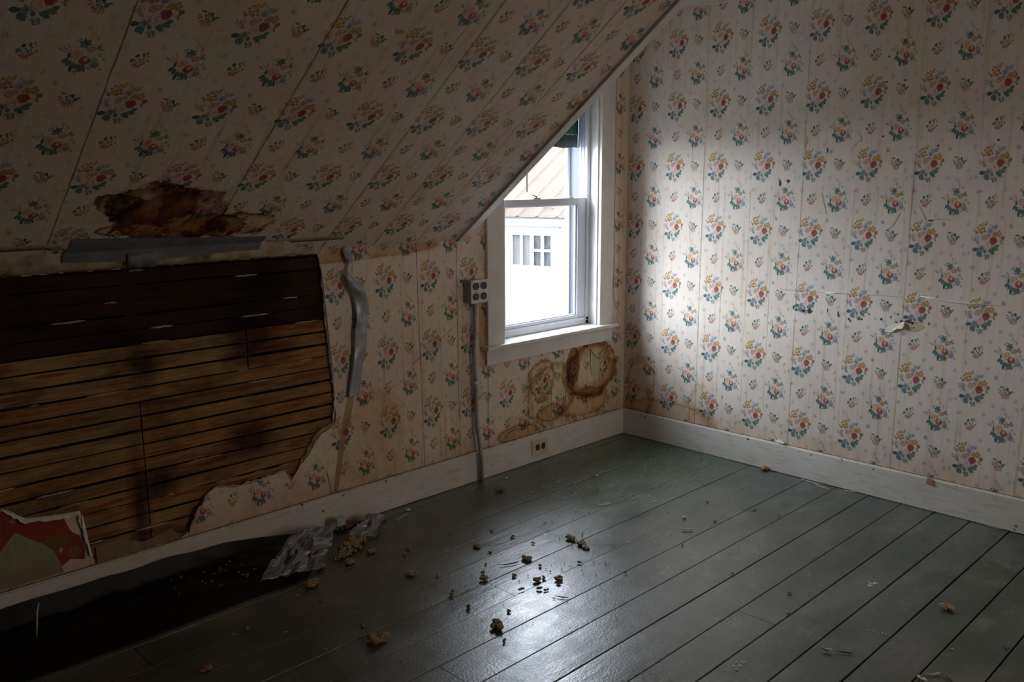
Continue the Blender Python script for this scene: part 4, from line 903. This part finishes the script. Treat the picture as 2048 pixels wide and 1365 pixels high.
def stick_mesh(name, L, r_, mtl, seed, bend=.1):
    R = random.Random(seed); b = MB(); pts = []
    for i in range(7):
        f = i/6; pts.append((L*(f-.5), bend*L*math.sin(PI*f)*R.choice((1, .8))+R.uniform(-.1, .1)*r_*3, r_*1.1+R.uniform(0, r_)))
    b.tube(pts, [r_*.4, r_, r_*1.1, r_, r_*.9, r_*.7, r_*.25], 5)
    me_o = b.build(name, mtl); me = me_o.data; bpy.data.objects.remove(me_o); return me
RD = random.Random(31)
big = [  # x, y, size, material, label
 (-2.348, -.88, .060, FOAM, 'large tan foam crumb alone on the dark floorboards at lower left'),
 (-2.282, -.40, .050, FOAM, 'tan foam lump on the floor in front of the crumpled grey plastic'),
 (-2.181, -.30, .040, FOAM, 'tan foam lump touching the front edge of the grey plastic'),
 (-2.085, -.346, .042, FOAM, 'brown foam lump in front of the foam pile'),
 (-1.962, -.316, .038, FOAM, 'round tan foam lump right of the foam pile'),
 (-1.736, -.088, .034, FOAM, 'small tan foam lump beside the pointed plastic scrap near the baseboard'),
 (-1.648, -.579, .034, FOAM, 'flat leafy tan crumb on the boards left of the bright reflection'),
 (-1.334, -.789, .040, BROWNCRUMB, 'brown crumb lying across a board gap at the far end of the bright reflection'),
 (-1.347, -.855, .038, BROWNCRUMB, 'brown crumb with a white chip against it beside the bright reflection'),
 (-1.593, -.794, .036, BROWNCRUMB, 'oblong brown crumb at the upper left of the bright reflection'),
 (-2.025, -1.08, .050, BROWNCRUMB, 'long dark brown crumb near the lower end of the bright reflection'),
 (-1.632, -.994, .034, BROWNCRUMB, 'loose brown crumb in the middle of the bright reflection'),
 (-1.694, -.945, .032, BROWNCRUMB, 'brown crumb pair on the board gap in the bright reflection'),
 (-1.821, -.803, .030, FOAM, 'tan crumb at the butt joint of a floorboard'),
 (-1.98, -.588, .036, FOAM, 'star shaped tan crumb on the dark boards left of the reflection'),
 (-.026, -.915, .045, RUST, 'rusty brown crumb lying against the right baseboard'),
 (-.882, -2.062, .040, FOAM, 'flat tan leafy scrap on the boards at right'),
 (-2.802, -.653, .034, RUST, 'reddish brown crumb near the bottom left edge'),
 (-1.352, -.886, .026, WHITECRUMB, 'white chip lying against a brown crumb'),
 (-.833, -.98, .022, WHITECRUMB, 'small white pebble of plaster on the boards right of the window light'),
 (-1.015, -.096, .018, WHITECRUMB, 'white plaster chip by the foot of the left baseboard under the window'),
 (-1.372, -2.161, .026, WHITECRUMB, 'white plaster chip at the bottom right edge'),
 (-1.146, -1.634, .014, FOAM, 'tiny round tan pebble on a bare board at right'),
 (-1.15, -.19, .045, BROWNCRUMB, 'loose brown dirt heap at the foot of the conduit'),
]
for k, (x, y, s, m_, lbl) in enumerate(big):
    put('crumb', chunk_mesh('crumb', s, m_, 50+k, .40 if s > .03 else .6, 12 if s > .03 else 5), x, y, RD.uniform(0, 6), lbl, 'debris')
# pile of foam at the end of the plastic sheet
def pile(name, spots, seed, label, z=0.0):
    R = random.Random(seed); bm = bmesh.new()
    for x, y, s_ in spots:
        for k in range(20):
            rad = R.uniform(.10, .22)*s_; a = R.uniform(0, 6.28); q = s_*.55*math.sqrt(R.random())
            ret = bmesh.ops.create_icosphere(bm, subdivisions=2, radius=rad)
            off = Vector((x+q*math.cos(a), y+q*math.sin(a)*.8, z+rad*.7+R.random()*s_*.35*(1-q/s_)))
            for v in ret['verts']:
                v.co = v.co*(1+.6*noise.noise(v.co*(2.5/rad)+Vector((seed, k, 0)))); v.co += off
                v.co.z = max(z+.0003, v.co.z); v.co.y = min(v.co.y, -.018)
    me = bpy.data.meshes.new(name); bm.to_mesh(me); bm.free(); me.materials.append(FOAM)
    o = bpy.data.objects.new(name, me); col.objects.link(o); tag(o, label, 'foam', None, 'stuff')
pile('foam_pile', [(-2.03, -.235, .06), (-1.99, -.205, .06), (-2.055, -.27, .045), (-1.955, -.215, .05), (-2.09, -.285, .035), (-2.0, -.26, .045)], 5, 'large heap of tan foam crumbs beside the crumpled grey plastic')
pile('foam_pile', [(-1.90, -.052, .045), (-1.86, -.046, .045), (-1.935, -.048, .04), (-1.83, -.044, .035)], 6, 'smaller heap of tan foam tucked against the left baseboard')
b = MB(); b.box(-1.965, -1.925, -.085, -.055, .030, .066); tag(b.build('plaster_block', MINT, bevel=.004), 'small pale green block lying between the foam and the grey plastic', 'plaster')
# crumbs spilled on the black plastic
for k in range(26):
    x = -2.5+RD.gauss(0, .10); y = -.16+RD.uniform(-.09, .08)
    put('crumb', chunk_mesh('crumb', RD.uniform(.006, .013), FOAM if k % 3 else BROWNCRUMB, 140+k, .8, 4, 0), x, y, 0, 'tiny tan crumb spilled on the black plastic sheet', 'debris', 'crumbs on the black plastic sheet', z=.036)
small = {
 'brown': [(-1.65, -.652), (-1.731, -.717), (-1.797, -.769), (-1.488, -.612), (-1.505, -.508), (-1.473, -.713), (-1.604, -.876), (-1.663, -.948), (-1.658, -1.017), (-1.786, -.955), (-1.734, -1.001), (-1.725, -1.02), (-1.727, -.862), (-1.988, -.815), (-1.965, -.798), (-2.003, -.924), (-1.925, -1.036), (-2.066, -1.162), (-1.478, -.963)],
 'left': [(-1.922, -.665), (-1.897, -.427), (-1.853, -.405), (-2.324, -.768), (-2.325, -.524), (-2.602, -.518), (-2.644, -.523), (-2.201, -.365), (-1.635, -.404), (-2.499, -.81)],
 'white': [(-1.2, -.974), (-.727, -.431), (-.791, -.362), (-.679, -.38), (-2.36, -.431), (-2.52, -.627), (-1.136, -2.167), (-1.177, -.162), (-.868, -1.792), (-1.0, -1.31), (-.45, -.5), (-.52, -.33)],
 'right': [(-.6, -.95), (-1.286, -1.70), (-.547, -1.148), (-.518, -1.253), (-.773, -1.099), (-1.071, -1.138), (-1.151, -1.41), (-.024, -1.709), (-.024, -1.564), (-.11, -1.974), (-1.424, -1.135), (-1.009, -2.279), (-.112, -.601)]}
info = {'brown': (BROWNCRUMB, .019, 'small brown crumb lying in the bright window reflection', 'brown crumbs in the bright reflection'), 'left': (FOAM, .017, 'small tan crumb on the dark boards left of the bright reflection', 'tan crumbs on the dark left boards'),
        'white': (WHITECRUMB, .009, 'tiny white plaster crumb on the green floorboards', 'white plaster crumbs on the floor'), 'right': (BROWNCRUMB, .013, 'tiny brown crumb on the floorboards to the right of the reflection', 'brown crumbs on the right boards')}
for key, lst in small.items():
    m_, s, lbl, grp = info[key]; protos = [chunk_mesh('crumb', s, m_, 200+q*7+len(key), .55, 6, 0) for q in range(4)]
    for k, (x, y) in enumerate(lst): put('crumb', protos[k % 4], x, y, RD.uniform(0, 6), lbl, 'debris', grp, s=RD.uniform(.75, 1.35))
# flecks sprinkled around
pr = [chunk_mesh('fleck', .006, m_, 300+q, .7, 3, 0) for q, m_ in enumerate((WHITECRUMB, BROWNCRUMB, BROWNCRUMB, FOAM))]
for k in range(230):
    q = RD.random()
    if q < .45: x, y = -.75+RD.gauss(0, .32), -.45+RD.gauss(0, .22)
    elif q < .8: x, y = -1.65+RD.gauss(0, .25), -.93+RD.gauss(0, .16)
    else: x, y = RD.uniform(-2.6, -.1), RD.uniform(-2.1, -.1)
    if not (-2.9 < x < -.03 and -2.3 < y < -.04) or (x < -1.85 and y > -.4): continue
    put('fleck', pr[k % 4], x, y, RD.uniform(0, 6), 'minute fleck of plaster or dirt on the floorboards', 'fleck', 'flecks sprinkled over the floorboards', s=RD.uniform(.6, 1.5))
sticks = [(-1.67, -.775, .085, .0022, 155, BROWNCRUMB, 'long brown splinter left of the bright reflection'),
 (-1.264, -.793, .05, .002, 35, BROWNCRUMB, 'brown splinter pointing away from the crumb at the reflection top'),
 (-.932, -1.066, .055, .0035, 130, STRAW, 'pale wood splinter on the boards beside the white pebble'),
 (-1.725, -1.091, .05, .0018, 120, DARK, 'dark twig at the right side of the bright reflection'),
 (-.954, -.641, .085, .0020, 160, STRAW, 'pale straw splinter on the boards below the window'),
 (-1.047, -.585, .045, .0016, 130, STRAW, 'short straw splinter left of a longer one'),
 (-.726, -.724, .035, .0018, 60, STRAW, 'pale chip of wood near the corner'),
 (-.771, -.778, .045, .0018, 170, STRAW, 'curled pale splinter right of the longer straw'),
 (-1.287, -.60, .022, .0018, 170, FOAM, 'short greenish twig on the boards'),
 (-1.413, -1.896, .034, .0042, 110, STRAW, 'pale wood chip on the right boards'),
 (-1.383, -1.942, .05, .0018, 120, DARK, 'dark twig beside the pale wood chip'),
 (-1.321, -2.171, .055, .0024, 140, STRAW, 'pale splinter at the bottom right'),
 (-1.311, -2.215, .035, .0032, 60, RUST, 'short rusty splinter at the bottom right edge'),
 (-.035, -1.16, .11, .0020, 88, STRAW, 'longest straw along the right baseboard'),
 (-.060, -1.22, .09, .0016, 76, STRAW, 'straw lying askew by the right baseboard'),
 (-.030, -1.34, .06, .0016, 95, STRAW, 'short straw farther along the right baseboard'),
 (-.026, -1.96, .09, .0026, 92, RUST, 'brown splinter against the right baseboard near the right edge'),
 (-.547, -1.148, .06, .0009, 170, DARK, 'thin curved dark hair or wire on the boards at right'),
 (-.30, -.42, .03, .0016, 20, STRAW, 'pale splinter in the corner below the window')]
for k, (x, y, L, r_, a, m_, lbl) in enumerate(sticks):
    put('splinter', stick_mesh('splinter', L, r_, m_, 400+k), x, y, math.radians(a), lbl, 'splinter')
put('paper_scrap', chunk_mesh('paper_scrap', .03, WHITECRUMB, 470, .15, 5), -1.60, -.075, .4, 'small pale scrap by the left baseboard', 'paper')

# ------------------------------------------------------------------ outside: the neighbouring wing, ground
az = math.radians(45.3-31.6); nv = Vector((math.cos(az), math.sin(az), 0)); ev = Vector((-math.sin(az), math.cos(az), 0)); CW = 10.927
nb = empty('neighbour_house', tuple(nv*CW+ev*7+Vector((0, 0, -2.9)))); tag(nb, 'white clapboard house with peach metal roof seen through the window', 'house')
def NP(e, n, z): return ev*e+nv*(CW+n)+Vector((0, 0, z))
def nbox(mb, e0, e1, n0, n1, z0, z1):
    vs = [NP(e, n, z) for e in (e0, e1) for n in (n0, n1) for z in (z0, z1)]
    mb.add(vs, [(0, 1, 3, 2), (4, 6, 7, 5), (0, 4, 5, 1), (2, 3, 7, 6), (0, 2, 6, 4), (1, 5, 7, 3)])
NWALL = simple('neighbour_white_wall', (.42, .42, .415), .8, var=.02, scale=2, bstr=.1)
NTRIM = simple('neighbour_trim', (.05, .05, .05), .7, var=.05, scale=3)
NPANE = simple('neighbour_window_pane', (.022, .025, .028), .4, var=.6, scale=6, spec=.2)
NCURT = simple('neighbour_curtain', (.055, .055, .055), .8, var=.1, scale=5, stretch=(4, 4, .4))
def roofm():
    m, nt, b = mat('peach_corrugated_roof'); t = N(nt, 'ShaderNodeTexCoord').outputs['Object']; n = noisen(nt, t, 1.2, 4)
    nt.links.new(ramp(nt, n, [(.3, (.050, .036, .0255)), (.7, (.060, .046, .034))]), b.inputs['Base Color']); b.inputs['Roughness'].default_value = .7; b.inputs['Specular IOR Level'].default_value = .1; return m
b = MB(); nbox(b, -6, 6.48, 0, .2, -2.9, .62); nbox(b, 7.50, 16, 0, .2, -2.9, .62); nbox(b, 6.48, 7.50, 0, .2, -2.9, -.36); nbox(b, 6.48, 7.50, 0, .2, .29, .62)
b.build('wall', NWALL, nb)
b = MB()
for e in (6.48, 6.96, 7.46): nbox(b, e, e+.05, -.02, .05, -.36, .29)
nbox(b, 6.48, 7.0, -.02, .05, -.055, -.015); nbox(b, 6.74-.02, 6.74+.02, -.02, .05, -.36, .29); nbox(b, 6.46, 7.52, -.03, .05, .27, .31); nbox(b, 6.46, 7.52, -.05, .05, -.39, -.35); nbox(b, 7.22, 7.25, -.01, .05, -.36, .29)
b.build('window_frame', NWALL, nb)
b = MB(); nbox(b, 6.48, 6.98, .06, .08, -.36, .29); b.build('window_pane', NPANE, nb)
b = MB(); nbox(b, 7.0, 7.48, .06, .08, -.36, .29); b.build('curtain', NCURT, nb)
b = MB(); nbox(b, 6.30, 16, -.10, 0, .425, .450); b.build('trim_rail', NTRIM, nb)
b = MB(); nbox(b, -6, 16, -.14, .02, .60, .68); b.build('gutter', NTRIM, nb)
b = MB(); vs = []; n = 22*20; pt = math.tan(math.radians(27))
for i in range(n+1):
    e = -6+22*i/n; z = .03*max(0, math.cos(2*PI*e/.45))**6
    vs += [NP(e, -.2, .64+z), NP(e, 7., .64+7.2*pt+z)]
b.add(vs, [(i*2, i*2+2, i*2+3, i*2+1) for i in range(n)]); b.build('roof', roofm(), nb)
b = MB()
for e in (6.55, 7.62): b.tube([NP(e, .1, .80), NP(e+.10, .1, .90), NP(e+.28, .1, .90), NP(e+.20, .1, .80)], .014, 5)
b.build('snow_guard', NTRIM, nb)
GR = simple('pale_gravel', (.24, .235, .22), .9, var=.15, scale=2)
tag(box('ground', GR, -40, 60, -30, 60, -3.0, -2.9, bevel=0), kind='structure')
